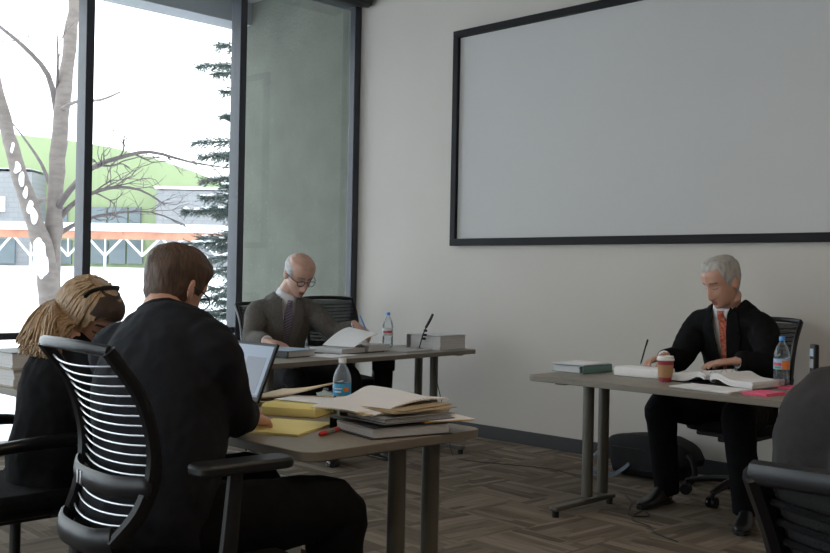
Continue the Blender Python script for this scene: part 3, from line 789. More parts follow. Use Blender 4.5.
def strip(name, bvh, lf, rf, n, m, dirv, off, thick, mt, parent, world, far=.20):
    """cloth strip projected along dirv on a surface; lf/rf(t) give the two edges"""
    bm = bmesh.new(); G = []
    dv = V(dirv).normalized()
    for i in range(n + 1):
        t = i / n; a = V(lf(t)); b = V(rf(t)); row = []
        for j in range(m + 1):
            p = a.lerp(b, j / m); h = bvh.ray_cast(p - dv * far, dv, 3)
            q = h[0]
            row.append([p, q])
        G.append(row)
    # smooth the hit distance so the strip does not jump
    dist = [[(q - p).dot(dv) if q is not None else None for p, q in row] for row in G]
    ok = sorted(x for r_ in dist for x in r_ if x is not None); med = ok[len(ok) // 2] if ok else .0
    dist = [[None if (x is None or abs(x - med) > .10) else x for x in r_] for r_ in dist]
    for _ in range(60):
        bad = [(i, j) for i in range(n + 1) for j in range(m + 1) if dist[i][j] is None]
        if not bad or not ok: break
        for i, j in bad:
            s_ = [dist[x][y] for x in (i - 1, i, i + 1) for y in (j - 1, j, j + 1) if 0 <= x <= n and 0 <= y <= m and dist[x][y] is not None]
            if s_: dist[i][j] = sum(s_) / len(s_)
    dist = [[x if x is not None else med for x in r_] for r_ in dist]
    for it in range(2):
        nd = [r[:] for r in dist]
        for i in range(n + 1):
            for j in range(m + 1):
                s_ = [dist[x][y] for x in (i - 1, i, i + 1) for y in (j - 1, j, j + 1) if 0 <= x <= n and 0 <= y <= m]
                nd[i][j] = .5 * dist[i][j] + .5 * sum(s_) / len(s_)
        dist = nd
    vt = [[bm.verts.new(G[i][j][0] + dv * (dist[i][j] - off)) for j in range(m + 1)] for i in range(n + 1)]
    vb_ = [[bm.verts.new(G[i][j][0] + dv * (dist[i][j] - off + thick)) for j in range(m + 1)] for i in range(n + 1)]
    for i in range(n):
        for j in range(m):
            bm.faces.new((vt[i][j], vt[i][j + 1], vt[i + 1][j + 1], vt[i + 1][j])); bm.faces.new((vb_[i][j], vb_[i + 1][j], vb_[i + 1][j + 1], vb_[i][j + 1]))
    for i in range(n):
        for j in (0, m): bm.faces.new((vt[i][j], vt[i + 1][j], vb_[i + 1][j], vb_[i][j]))
    for j in range(m):
        for i in (0, n): bm.faces.new((vt[i][j], vt[i][j + 1], vb_[i][j + 1], vb_[i][j]))
    return obj(name, bm, mt, parent, world=world)
def shoe(bm, heel, toe, s=1.):
    heel = V(heel); toe = V(toe); d = (toe - heel); d.z = 0; d.normalize(); sd_ = d.cross(V((0, 0, 1)))
    L_ = .295 * s; h = V((heel.x, heel.y, heel.z))
    secs = [(h + d * .0 * s + V((0, 0, .045 * s)), sd_, .022 * s, .030 * s), (h + d * .03 * s + V((0, 0, .052 * s)), sd_, .034 * s, .050 * s), (h + d * .09 * s + V((0, 0, .055 * s)), sd_, .037 * s, .053 * s),
            (h + d * .15 * s + V((0, 0, .040 * s)), sd_, .040 * s, .040 * s), (h + d * .21 * s + V((0, 0, .030 * s)), sd_, .046 * s, .029 * s), (h + d * .26 * s + V((0, 0, .025 * s)), sd_, .040 * s, .023 * s), (h + d * .295 * s + V((0, 0, .020 * s)), sd_, .018 * s, .014 * s)]
    loft(bm, secs, 20, 3, 2.6)
def person(label, P, look, face, hairfn, mats, hs=1.0, voxel=.0045, build=1., hands=None, suit=True, vneck=True, torso_face=None, shoes=None, tie=None, glasses=None, seed=0., fat=1., shirt=True, root=None, skinm=None, group=None):
    g = lambda k: V(P[k])
    pel, wst, chs, nb, hd = g('pel'), g('waist'), g('chest'), g('neck'), g('head')
    root = thing('person', label, 'person', (pel.x, pel.y, 0), 0, group); W_ = root.location.copy()
    M = Matrix.Translation(hd) @ (frame_from(look, P.get('headup', (0, 0, 1))) @ Matrix.Diagonal((hs, hs, hs))).to_4x4()
    hipside = (g('hipR') - g('hipL')).normalized(); shside = (g('shR') - g('shL')).normalized()
    up = (nb - pel).normalized()
    def torso(o, low=0., top=True):
        b = build
        S = [(pel - up * (.08 + low), hipside, (.150 + o) * b, (.115 + o) * b * fat), (pel, hipside, (.168 + o) * b, (.125 + o) * b * fat), (wst, (hipside + shside).normalized(), (.150 + o) * b, (.112 + o) * b * fat),
             (chs, shside, (.172 + o) * b, (.118 + o) * b * fat), (chs.lerp(nb, .62), shside, (.150 + o) * b, (.088 + o) * b)]
        if top: S.append((nb, shside, (.072 + o) * b, (.062 + o) * b))
        return S
    neck_top = M @ V((0, -.022, -.075))
    # ---- body: one continuous surface (head, neck, trunk, arms, hands, legs)
    bm = bmesh.new()
    head_shell(bm, M)
    for s in (-1, 1):     # ears
        pts = [M @ V((s * (.073 + .010 * q), -.012 - .012 * q, -.012 + .001 * q)) for q in (0, 1)]
        e = bmesh.ops.create_uvsphere(bm, u_segments=14, v_segments=8, radius=1)['verts']
        bmesh.ops.transform(bm, matrix=M @ Matrix.Translation((s * .078, -.016, -.010)) @ Matrix.Rotation(s * .35, 4, 'Z') @ Matrix.Rotation(.15, 4, 'X') @ Matrix.Diagonal((.0075, .018, .032, 1)), verts=e)
    tube(bm, [nb - up * .05, nb, neck_top], [.066 * hs, .060 * hs, .060 * hs], 16, sub=4)
    loft(bm, torso(-.03), 24, 3)
    for k in 'LR':
        sh, el, wr = g('sh' + k), g('el' + k), g('wr' + k)
        tube(bm, [nb.lerp(sh, .3) - up * .04, sh, sh.lerp(el, .5), el, el.lerp(wr, .4), wr], [.05, .050, .045, .038, .038, .025], 14, sub=3)
        hp, kn, an = g('hip' + k), g('kn' + k), g('an' + k)
        tube(bm, [hp - (kn - hp) * .1, hp.lerp(kn, .5), kn, kn.lerp(an, .4), an], [.07, .066, .048, .046, .034], 14, sub=3)
        tip = shoes[k][1] if shoes else an + V((0, .2, 0)); dd = V(tip) - an; dd.z = 0; dd.normalize()
        tube(bm, [an, V((an.x, an.y, .05)), V((an.x, an.y, .04)) + dd * .14], [.034, .032, .022], 10, sub=2)
        if hands and k in hands:
            h = dict(hands[k]); hand(bm, wr, s=h.pop('s', 1.), **h)
    bm = remesh(bm, voxel, 2, .5)
    Mi = M.inverted(); bm.normal_update()
    for f in bm.faces:
        c = Mi @ f.calc_center_median()
        if c.y > .05 and abs(c.x) < .024 - abs(c.z + .078) * 1.1 and -.088 < c.z < -.068 and c.y > .078: f.material_index = 1
        elif c.y > .05 and .018 < abs(c.x) < .045 and abs(c.z + .009 - (abs(c.x) - .031) ** 2 * 12) < .0026: f.material_index = 2
        elif c.y > .05 and .012 < abs(c.x) < .052 and abs(c.z - .024 + (abs(c.x) - .03) ** 2 * 8) < .0045: f.material_index = 2
    obj('body', bm, [skinm or M_skin, M_lip, mats.get('brow', M_brow)], root, world=W_, recalc=False)
    # ---- trousers
    bm = bmesh.new()
    loft(bm, [(pel - up * .095, hipside, .15 * build, .12 * build), (pel, hipside, .175 * build, .132 * build * fat), (wst.lerp(pel, .45), hipside, .158 * build, .118 * build * fat)], 24, 3)
    for k in 'LR':
        hp, kn, an = g('hip' + k), g('kn' + k), g('an' + k)
        tube(bm, [hp - (kn - hp) * .12, hp, hp.lerp(kn, .5), kn, kn.lerp(an, .25), kn.lerp(an, .7), kn.lerp(an, 1.10)], [x * build for x in (.095, .100, .092, .078, .074, .066, .064)], 18, sub=4)
    bm = remesh(bm, .009, 3); wrinkle(bm, .006, 9, seed + 2, (1, 1, .7))
    obj('trousers', bm, mats['trousers'], root, world=W_, recalc=False)
    for k in 'LR':
        if shoes:
            hl, tp = shoes[k]
            bm = bmesh.new(); shoe(bm, hl, tp, 1.0); sh_ = obj('shoe', bm, M_shoe, root, world=W_)
            bm = bmesh.new(); d = (V(tp) - V(hl)); d.z = 0; d.normalize(); s_ = d.cross(V((0, 0, 1)))
            loft(bm, [(V(hl) + d * q + V((0, 0, .010)), s_, w_, .010) for q, w_ in ((-.005, .024), (.03, .036), (.10, .036), (.16, .040), (.22, .047), (.27, .040), (.30, .018))], 16, 3, 3); obj('sole', bm, M_black, sh_, world=None if False else W_)
    fwd = shside.cross(up) * -1
    if torso_face is not None and fwd.dot(V(torso_face)) < 0: fwd = -fwd
    # ---- shirt and jacket
    jo = .022
    if shirt:
        bm = bmesh.new(); loft(bm, torso(-.004)[1:], 26, 3)
        tube(bm, [nb - up * .06, nb - up * .01, nb.lerp(neck_top, .22)], [.080, .068 * hs, .064 * hs], 20, sub=3)
        bm = remesh(bm, .007, 3); sb = BVHTree.FromBMesh(bm)
        so = obj('shirt', bm, mats['shirt'], root, world=W_, recalc=False)
    bm = bmesh.new(); loft(bm, torso(jo, .03), 30, 3)
    for k in 'LR':
        sh, el, wr = g('sh' + k), g('el' + k), g('wr' + k)
        end = el.lerp(wr, .88)
        b = build
        tube(bm, [nb.lerp(sh, .30) - up * .055, nb.lerp(sh, .72) - up * .012, sh, sh.lerp(el, .5), el, el.lerp(wr, .45), end], [.070 * b, .072 * b, .074 * b, .068 * b, .059 * b, .053 * b, .044 * b], 18, sub=4)
    if not vneck: tube(bm, [nb - up * .05, nb.lerp(neck_top, .50)], [.088, .073 * hs], 18, sub=2)
    elif not shirt or P.get('collar'): tube(bm, [nb - up * .05, nb.lerp(neck_top, .30)], [.088, .079 * hs], 18, sub=2)
    bm = remesh(bm, .0085, 4); wrinkle(bm, .008, 8, seed, (1, 1, .8)); wrinkle(bm, .003, 20, seed + 9)
    jb = BVHTree.FromBMesh(bm)
    vb = chs - up * P.get('vdrop', .16); sidev = (shside - up * shside.dot(up)).normalized(); fw = fwd.normalized()
    H_ = (nb - vb).dot(up)
    if vneck:
        kill = []
        for f in bm.faces:
            c = f.calc_center_median() - vb
            u = c.dot(up); s_ = abs(c.dot(sidev)); fd = (f.calc_center_median() - chs).dot(fw)
            if u > 0 and fd > -.01 + (-.0 if u < H_ - .05 else -.05) and s_ < .062 * (u / H_) ** .9 + .004: kill.append(f)
            elif u > H_ - .004 and s_ < .074 and (f.calc_center_median() - nb).length < .11 and f.normal.dot(up) > .2: kill.append(f)
        bmesh.ops.delete(bm, geom=kill, context='FACES')
        bmesh.ops.solidify(bm, geom=bm.faces[:], thickness=.006)
    # cuff openings
    jk = obj('jacket' if suit else 'sweater', bm, mats['jacket'], root, world=W_, recalc=False)
    for k in 'LR':
        el, wr = g('el' + k), g('wr' + k); b = bmesh.new()
        flatcap_tube(b, [el.lerp(wr, .80), el.lerp(wr, .94)], .037, 16)
        if shirt: obj('shirt_cuff', b, mats['shirt'], root, world=W_)
        else: b.free()
    if vneck:
        dirv = -fw
        for s in (-1, 1):
            def inner(t, s=s): return vb + up * (H_ * t) + sidev * s * (.055 * t ** .9 - .002)
            def outer(t, s=s):
                w_ = .012 + .062 * math.sin(min(1, t / .72) * PI / 2) if t < .72 else .074 * (1 - (t - .72) / .28 * .55)
                if .66 < t < .74: w_ -= .018
                return vb + up * (H_ * t - .02 * (t > .7)) + sidev * s * (.062 * t ** .9 + w_)
            strip('lapel', jb, inner, outer, 26, 5, dirv, .011, .005, mats['jacket'], jk, W_)
            # collar leaf of the shirt
            def ci(t, s=s): return nb + up * (.028 * hs - .075 * t) + sidev * s * (.040 * (1 - t) + .006)
            def co(t, s=s): return nb + up * (.020 * hs - .070 * t) + sidev * s * (.066 * (1 - t) + .050 * t)
            strip('collar', sb, ci, co, 8, 4, dirv, .007, .003, mats['shirt'], so, W_)
        if tie:
            tz = P.get('tieshift', 0)
            top = nb - up * .028
            def tl(t): return top - up * (.42 * t) - sidev * (.018 + .028 * min(1, t * 1.6)) + sidev * tz * t
            def tr(t): return top - up * (.42 * t) + sidev * (.018 + .028 * min(1, t * 1.6)) + sidev * tz * t
            to = strip('tie', sb, tl, tr, 30, 5, dirv, .014, .005, tie, root, W_)
            h = sb.ray_cast(top + fw * .6, -fw, 3); q = (h[0] if h[0] is not None else top + fw * .07) + fw * .010
            b = bmesh.new(); loft(b, [(q + up * .014, sidev, .020, .010), (q, sidev, .018, .013), (q - up * .022, sidev, .012, .009)], 12, 2); obj('tie_knot', b, tie, to, world=W_)
    if hairfn: hairfn(root, M, W_, mats['hair'], hs)
    if glasses:
        b = bmesh.new(); y0 = .098
        for s in (-1, 1):
            pts = [M @ V((s * .034 + .024 * math.cos(a), y0 - .006 * abs(math.cos(a)), -.006 + .017 * math.sin(a))) for a in [2 * PI * q / 16 for q in range(16)]]
            tube(b, pts, .0022 * hs, 6, closed=True, caps=False)
            tube(b, [M @ V((s * .058, y0 - .008, 0)), M @ V((s * .076, .05, .002)), M @ V((s * .083, -.01, .000)), M @ V((s * .082, -.03, -.018))], .0024 * hs, 6, sub=3)
        tube(b, [M @ V((-.010, y0, .002)), M @ V((0, y0 + .003, .006)), M @ V((.010, y0, .002))], .002 * hs, 6, sub=2)
        go = obj('glasses', b, glasses, root, world=W_)
        for s in (-1, 1):
            b = bmesh.new()
            ring = [b.verts.new(M @ V((s * .034 + .022 * math.cos(a), y0 - .004, -.006 + .016 * math.sin(a)))) for a in [2 * PI * q / 16 for q in range(16)]]
            b.faces.new(ring)
            obj('lens', b, M_glass, go, world=W_)
    return root, M
def az(a):   # distance from the face direction, 0..pi
    a = a % (2 * PI); return min(a, 2 * PI - a)
def short_hair(thick=.016, hairline=.070, seed=1., nape=-.085, side=.35, part=False):
    def fn(root, M, W_, m, hs):
        bm = bmesh.new()
        def line(a):          # lowest z covered by hair at azimuth a
            q = az(a)
            if q < .98: return hairline + .005 * math.sin(a * 3)
            if q < 1.24: return hairline + (.000 - hairline) * (q - .98) / .26
            if q < 1.50: return -.012
            if q < 2.0: return -.012 + (nape + .02) * (q - 1.5) / .5
            return nape
        def offf(z, a):
            l = line(a); k = max(0, min(1, (z - l) / .03)); p = head_point(z, a)
            return .001 + (thick * (.55 + .45 * max(0, min(1, (z + .02) / .1)))) * k + .004 * k * noise.noise(p * 28 + V((seed, 0, 0))) + .002 * k * noise.noise(p * 75)
        head_shell(bm, M, nz=70, na=110, mask=lambda z, a: z > line(a), offf=offf, feat=False)
        bmesh.ops.recalc_face_normals(bm, faces=bm.faces); bmesh.ops.solidify(bm, geom=bm.faces[:], thickness=.004)
        obj('hair', bm, m, root, world=W_)
    return fn
def side_hair(thick=.009):
    def fn(root, M, W_, m, hs):
        bm = bmesh.new()
        def lo(a): q = az(a); return -.012 if q < 1.75 else -.085 if q > 2.2 else -.012 - .073 * (q - 1.75) / .45
        def hi(a): q = az(a); return .050 + .020 * (q - 1.2) if q > 1.2 else .05
        def offf(z, a):
            k = max(0, min(1, (z - lo(a)) / .02)) * max(0, min(1, (hi(a) - z) / .03)); q = az(a); k *= max(0, min(1, (q - 1.15) / .25))
            return .0012 + thick * k + .002 * k * noise.noise(head_point(z, a) * 60)
        head_shell(bm, M, nz=70, na=110, mask=lambda z, a: az(a) > 1.18 and lo(a) < z < hi(a), offf=offf, feat=False)
        bmesh.ops.recalc_face_normals(bm, faces=bm.faces); bmesh.ops.solidify(bm, geom=bm.faces[:], thickness=.003)
        obj('hair', bm, m, root, world=W_)
    return fn

# man in the red tie at the right desk, facing the room (-Y)
R_head = (-2.745, 5.13, 1.245)
person('man with silver hair in a black suit and red tie, writing at the right table',
    dict(pel=(-2.74, 5.36, .555), waist=(-2.745, 5.37, .74), chest=(-2.75, 5.33, .90), neck=(-2.755, 5.225, 1.115), head=R_head,
         hipR=(-2.84, 5.32, .53), hipL=(-2.64, 5.32, .53), shR=(-2.95, 5.26, .985), shL=(-2.56, 5.24, .99),
         elR=(-2.975, 5.09, .80), elL=(-2.44, 5.10, .82), wrR=(-2.955, 4.885, .825), wrL=(-2.545, 4.915, .83),
         knR=(-2.99, 4.93, .545), knL=(-2.49, 4.86, .55), anR=(-2.985, 5.00, .11), anL=(-2.44, 4.86, .11), tieshift=-.03, vdrop=.20),
    (-.30, -.86, -.40), None, short_hair(.008, .078, 1.), dict(shirt=M_shirt, jacket=M_suitblack, trousers=M_trouser, hair=M_hairwhite),
    hs=1.13, build=1.08, torso_face=(0, -1, 0), tie=M_tie_r, seed=1.,
    hands=dict(R=dict(d=(-.30, -.9, -.20), nrm=(-.35, -.1, .9), thumb_side=-1, curl=.85, s=1.08, thumb_curl=.8), L=dict(d=(-.85, -.45, -.12), nrm=(0, -.1, 1), thumb_side=1, curl=.30, s=1.1)),
    shoes=dict(R=((-2.99, 5.05, 0), (-3.0, 4.74, 0)), L=((-2.45, 4.92, 0), (-2.36, 4.64, 0))))

# bald man at the window desk, facing into the room (+X, turned to the camera)
person('bald man with glasses in a grey suit and striped tie, reading papers by the window',
    dict(pel=(-5.74, 4.38, .56), waist=(-5.72, 4.37, .73), chest=(-5.68, 4.36, .89), neck=(-5.60, 4.345, 1.095), head=(-5.49, 4.365, 1.24),
         hipR=(-5.76, 4.29, .53), hipL=(-5.68, 4.48, .53), shR=(-5.70, 4.165, .97), shL=(-5.56, 4.535, .97),
         elR=(-5.60, 4.06, .80), elL=(-5.44, 4.66, .83), wrR=(-5.33, 3.99, .80), wrL=(-5.27, 4.70, .895),
         knR=(-5.30, 4.18, .56), knL=(-5.25, 4.60, .56), anR=(-5.14, 4.38, .11), anL=(-5.12, 4.70, .11), vdrop=.20),
    (.84, -.12, -.52), None, side_hair(), dict(shirt=M_shirt, jacket=M_suitgrey, trousers=M_trousergrey, hair=M_hairwhite2, brow=M_brow),
    hs=1.20, build=1.04, torso_face=(1, -.4, 0), tie=M_tie_p, glasses=M_black, seed=4., skinm=M_skinpale,
    hands=dict(R=dict(d=(.9, .15, -.12), nrm=(0, 0, 1), thumb_side=-1, curl=.35, s=1.1), L=dict(d=(.75, .25, -.45), nrm=(.3, .1, .9), thumb_side=1, curl=.7, s=1.1, thumb_curl=.8)),
    shoes=dict(R=((-5.18, 4.44, 0), (-4.97, 4.25, 0)), L=((-5.15, 4.72, 0), (-4.9, 4.72, 0))))

# man at the laptop, back to the camera (+Y)
person('brown-haired man in a dark charcoal suit with glasses, back turned, writing beside the laptop',
    dict(pel=(-2.47, 1.44, .57), waist=(-2.48, 1.49, .75), chest=(-2.53, 1.525, .92), neck=(-2.62, 1.585, 1.10), head=(-2.695, 1.665, 1.19),
         hipR=(-2.37, 1.48, .55), hipL=(-2.57, 1.48, .55), shR=(-2.375, 1.575, 1.015), shL=(-2.825, 1.55, .985),
         elR=(-2.395, 1.66, .85), elL=(-2.97, 1.74, .82), wrR=(-2.635, 1.885, .785), wrL=(-2.90, 1.98, .785),
         knR=(-2.285, 1.96, .55), knL=(-2.72, 1.98, .56), anR=(-2.32, 2.02, .11), anL=(-2.76, 2.0, .11), collar=True),
    (-.22, .86, -.42), None, short_hair(.013, .070, 5., nape=-.112), dict(shirt=M_shirt, jacket=M_suitnavy, trousers=M_trouser, hair=M_hairbrown, brow=M_hairbrown),
    hs=1.05, build=1.15, vneck=False, shirt=False, torso_face=(0, 1, 0), glasses=M_blackgloss, seed=7.,
    hands=dict(R=dict(d=(-.30, .92, -.16), nrm=(.15, .0, 1), thumb_side=-1, curl=.85, s=1.05, thumb_curl=.7), L=dict(d=(.3, .9, -.1), nrm=(0, 0, 1), thumb_side=1, curl=.4)),
    shoes=dict(R=((-2.32, 1.97, 0), (-2.30, 2.25, 0)), L=((-2.76, 1.95, 0), (-2.77, 2.25, 0))))

# blonde woman
def long_hair(root, M, W_, m, hs):
    bm = bmesh.new(); rng = random.Random(5)
    def line(a):
        q = az(a)
        return .055 if q < .9 else .055 - .165 * (q - .9) / .5 if q < 1.4 else -.11
    head_shell(bm, M, nz=50, na=80, mask=lambda z, a: z > line(a), offf=lambda z, a: .012 + .004 * noise.noise(head_point(z, a) * 20), feat=False)
    bmesh.ops.solidify(bm, geom=bm.faces[:], thickness=.004)
    back = V((-.08, -.20, 0)); 
    for k in range(520):
        a = rng.uniform(1.32, 2 * PI - 1.32); z = rng.uniform(.02, .105)
        crown = M @ head_point(.112, a, .010, False)
        p0 = M @ head_point(z, a, .014, False); p1 = M @ head_point(.0, a, .017, False); p2 = M @ head_point(-.06, a, .022, False)
        q = az(a)
        if q < 1.35: e = p2 + V((rng.uniform(-.02, .02), -.05 + rng.uniform(-.03, .02), -.06 + rng.uniform(-.03, .03))); mid = p2 + V((0, -.02, -.03)); r0 = .006
        else:
            e = V((-3.30 + rng.uniform(-.12, .10), 1.515 + rng.uniform(-.03, .04), .975 + rng.uniform(-.03, .03))); mid = p2.lerp(e, .5) + V((0, -.02, .015)); mid = p1.lerp(e, .60) + V((0, -.012, .022)); p2 = p1.lerp(e, .28) + V((0, -.012, .020)); r0 = .008; r0 = .0065
        tube(bm, [crown, p0, p1, p2, mid, e], [.002, r0, r0, r0, r0 * 1.1, .004], 5, sub=3, flat=.6)
    obj('hair', bm, m, root, world=W_, recalc=False)
    # headband
    b = bmesh.new(); tube(b, [M @ head_point(z, a, .022, False) for z, a in ((.075, PI / 2), (.095, PI / 2 * .98), (.1165, 1.2), (.1165, -1.2), (.095, -PI / 2 * .98), (.075, -PI / 2))], .009, 8, sub=4, flat=.5)
    obj('headband', b, M_black, root, world=W_)
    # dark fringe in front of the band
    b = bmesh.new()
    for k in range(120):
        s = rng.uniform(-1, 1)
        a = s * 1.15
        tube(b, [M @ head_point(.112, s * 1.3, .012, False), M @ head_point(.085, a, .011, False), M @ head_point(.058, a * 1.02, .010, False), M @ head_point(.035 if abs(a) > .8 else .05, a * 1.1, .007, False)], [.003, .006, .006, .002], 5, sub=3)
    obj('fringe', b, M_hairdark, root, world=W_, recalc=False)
person('woman with long blonde hair and a black headband, head bowed over the table',
    dict(pel=(-3.31, 1.58, .60), waist=(-3.31, 1.595, .72), chest=(-3.315, 1.615, .84), neck=(-3.33, 1.64, .985), head=(-3.335, 1.705, 1.075),
         hipR=(-3.22, 1.55, .53), hipL=(-3.40, 1.55, .53), shR=(-3.14, 1.645, .925), shL=(-3.48, 1.645, .92),
         elR=(-3.13, 1.63, .76), elL=(-3.56, 1.78, .79), wrR=(-3.16, 1.98, .775), wrL=(-3.44, 2.0, .775),
         knR=(-3.20, 1.98, .56), knL=(-3.44, 1.98, .56), anR=(-3.20, 1.95, .11), anL=(-3.46, 1.95, .11)),
    (.72, .42, -.58), None, long_hair, dict(shirt=M_suitblack, jacket=M_suitblack, trousers=M_trouser, hair=M_hairblond, brow=M_hairdark),
    hs=1.06, build=.94, vneck=False, suit=False, shirt=False, torso_face=(0, 1, 0), seed=11.,
    hands=dict(R=dict(d=(-.3, .9, -.1), nrm=(0, 0, 1), thumb_side=-1, curl=.5, s=.9), L=dict(d=(.3, .9, -.1), nrm=(0, 0, 1), thumb_side=1, curl=.4, s=.9)),
    shoes=dict(R=((-3.2, 1.9, 0), (-3.2, 2.2, 0)), L=((-3.46, 1.9, 0), (-3.46, 2.2, 0))))

# person cropped at the right edge
person('person in a dark grey jacket seen from behind at the right edge',
    dict(pel=(-.38, 1.50, .56), waist=(-.39, 1.50, .73), chest=(-.415, 1.54, .91), neck=(-.475, 1.64, 1.09), head=(-.465, 1.75, 1.225),
         hipR=(-.32, 1.52, .54), hipL=(-.52, 1.52, .54), shR=(-.26, 1.60, 1.02), shL=(-.66, 1.60, 1.02),
         elR=(-.19, 1.64, .76), elL=(-.69, 1.62, .76), wrR=(-.30, 1.84, .66), wrL=(-.60, 1.82, .66),
         knR=(-.30, 1.98, .56), knL=(-.58, 1.98, .56), anR=(-.30, 2.0, .11), anL=(-.58, 2.0, .11), collar=True),
    (0, .9, -.3), None, short_hair(.015, .072, 9.), dict(shirt=M_shirt, jacket=M_suitdark, trousers=M_trouser, hair=M_hairbrown, brow=M_hairbrown),
    build=1.1, vneck=False, torso_face=(0, 1, 0), seed=15., voxel=.006,
    hands=dict(R=dict(d=(-.3, .9, -.1), nrm=(0, 0, 1), thumb_side=-1, curl=.5), L=dict(d=(.3, .9, -.1), nrm=(0, 0, 1), thumb_side=1, curl=.4)),
    shoes=dict(R=((-.3, 1.95, 0), (-.28, 2.25, 0)), L=((-.58, 1.95, 0), (-.6, 2.25, 0))))
#@@OBJECTS
# ---------------------------------------------------------------- things on the tables
TZ = .7355
def papers(bm, cx, cy, z, w, l, rz, th, n=1, jit=.0, rng=None, bend=None, nx=10, ny=10):
    """a slab of paper, optionally bent by bend(u, v) -> height"""
    for k in range(n):
        a = rz + (rng.uniform(-jit, jit) if rng else 0); R = Rz(a)
        ox, oy = (rng.uniform(-jit, jit) * .15, rng.uniform(-jit, jit) * .15) if rng else (0, 0)
        z0 = z + th / n * k; z1 = z + th / n * (k + .92); top = {}; bot = {}
        X, Y = (nx, ny) if bend else (1, 1)
        for i in range(X + 1):
            for j in range(Y + 1):
                u, v = i / X - .5, j / Y - .5; h = bend(u, v) if bend else 0
                p = R @ V((u * w, v * l, 0)) + V((cx + ox, cy + oy, 0))
                top[i, j] = bm.verts.new(p + V((0, 0, z1 + h))); bot[i, j] = bm.verts.new(p + V((0, 0, z0 + h)))
        for i in range(X):
            for j in range(Y):
                bm.faces.new((top[i, j], top[i + 1, j], top[i + 1, j + 1], top[i, j + 1])); bm.faces.new((bot[i, j], bot[i, j + 1], bot[i + 1, j + 1], bot[i + 1, j]))
        for i in range(X):
            bm.faces.new((bot[i, 0], bot[i + 1, 0], top[i + 1, 0], top[i, 0])); bm.faces.new((bot[i, Y], top[i, Y], top[i + 1, Y], bot[i + 1, Y]))
        for j in range(Y):
            bm.faces.new((bot[0, j], top[0, j], top[0, j + 1], bot[0, j + 1])); bm.faces.new((bot[X, j], bot[X, j + 1], top[X, j + 1], top[X, j]))
def sheet(name, label, cat, m, cx, cy, w, l, rz, th=.004, z=TZ, n=1, jit=0., bend=None, seed=1, group=None):
    rng = random.Random(seed); bm = bmesh.new(); papers(bm, 0, 0, 0, w, l, rz, th, n, jit, rng, bend, 22, 22)
    o = obj(name, bm, m); o.location = (cx, cy, z); tag(o, label, cat, group); return o
def binder(label, cx, cy, rz, w=.27, l=.30, th=.045, cover=M_binder, top=None, z=TZ, pagesm=M_pages, name='ring_binder', cat='binder'):
    """closed ring binder lying flat, spine at local -x"""
    t = thing(name, label, cat, (cx, cy, z), rz)
    bm = bmesh.new(); box(bm, (0, 0, .0015), (w, l, .003)); obj('back_cover', bm, cover, t)
    bm = bmesh.new(); box(bm, (0, 0, th - .0015), (w, l, .003)); obj('front_cover', bm, top or cover, t)
    obj('spine', boxbm((-w / 2 + .0015, 0, th / 2), (.003, l, th)), cover, t)
    rng = random.Random(int(abs(cx) * 100)); bm = bmesh.new(); papers(bm, .012, 0, .004, w - .04, l - .02, 0, th - .009, 5, .012, rng); obj('pages', bm, pagesm, t)
    bm = bmesh.new()
    for y in (-.09, 0, .09):
        tube(bm, [(-w / 2 + .022 + .016 * math.cos(a), y, th / 2 + (th / 2 - .006) * math.sin(a)) for a in [2 * PI * q / 10 for q in range(10)]], .0018, 5, closed=True, caps=False)
    obj('rings', bm, M_metal, t); return t
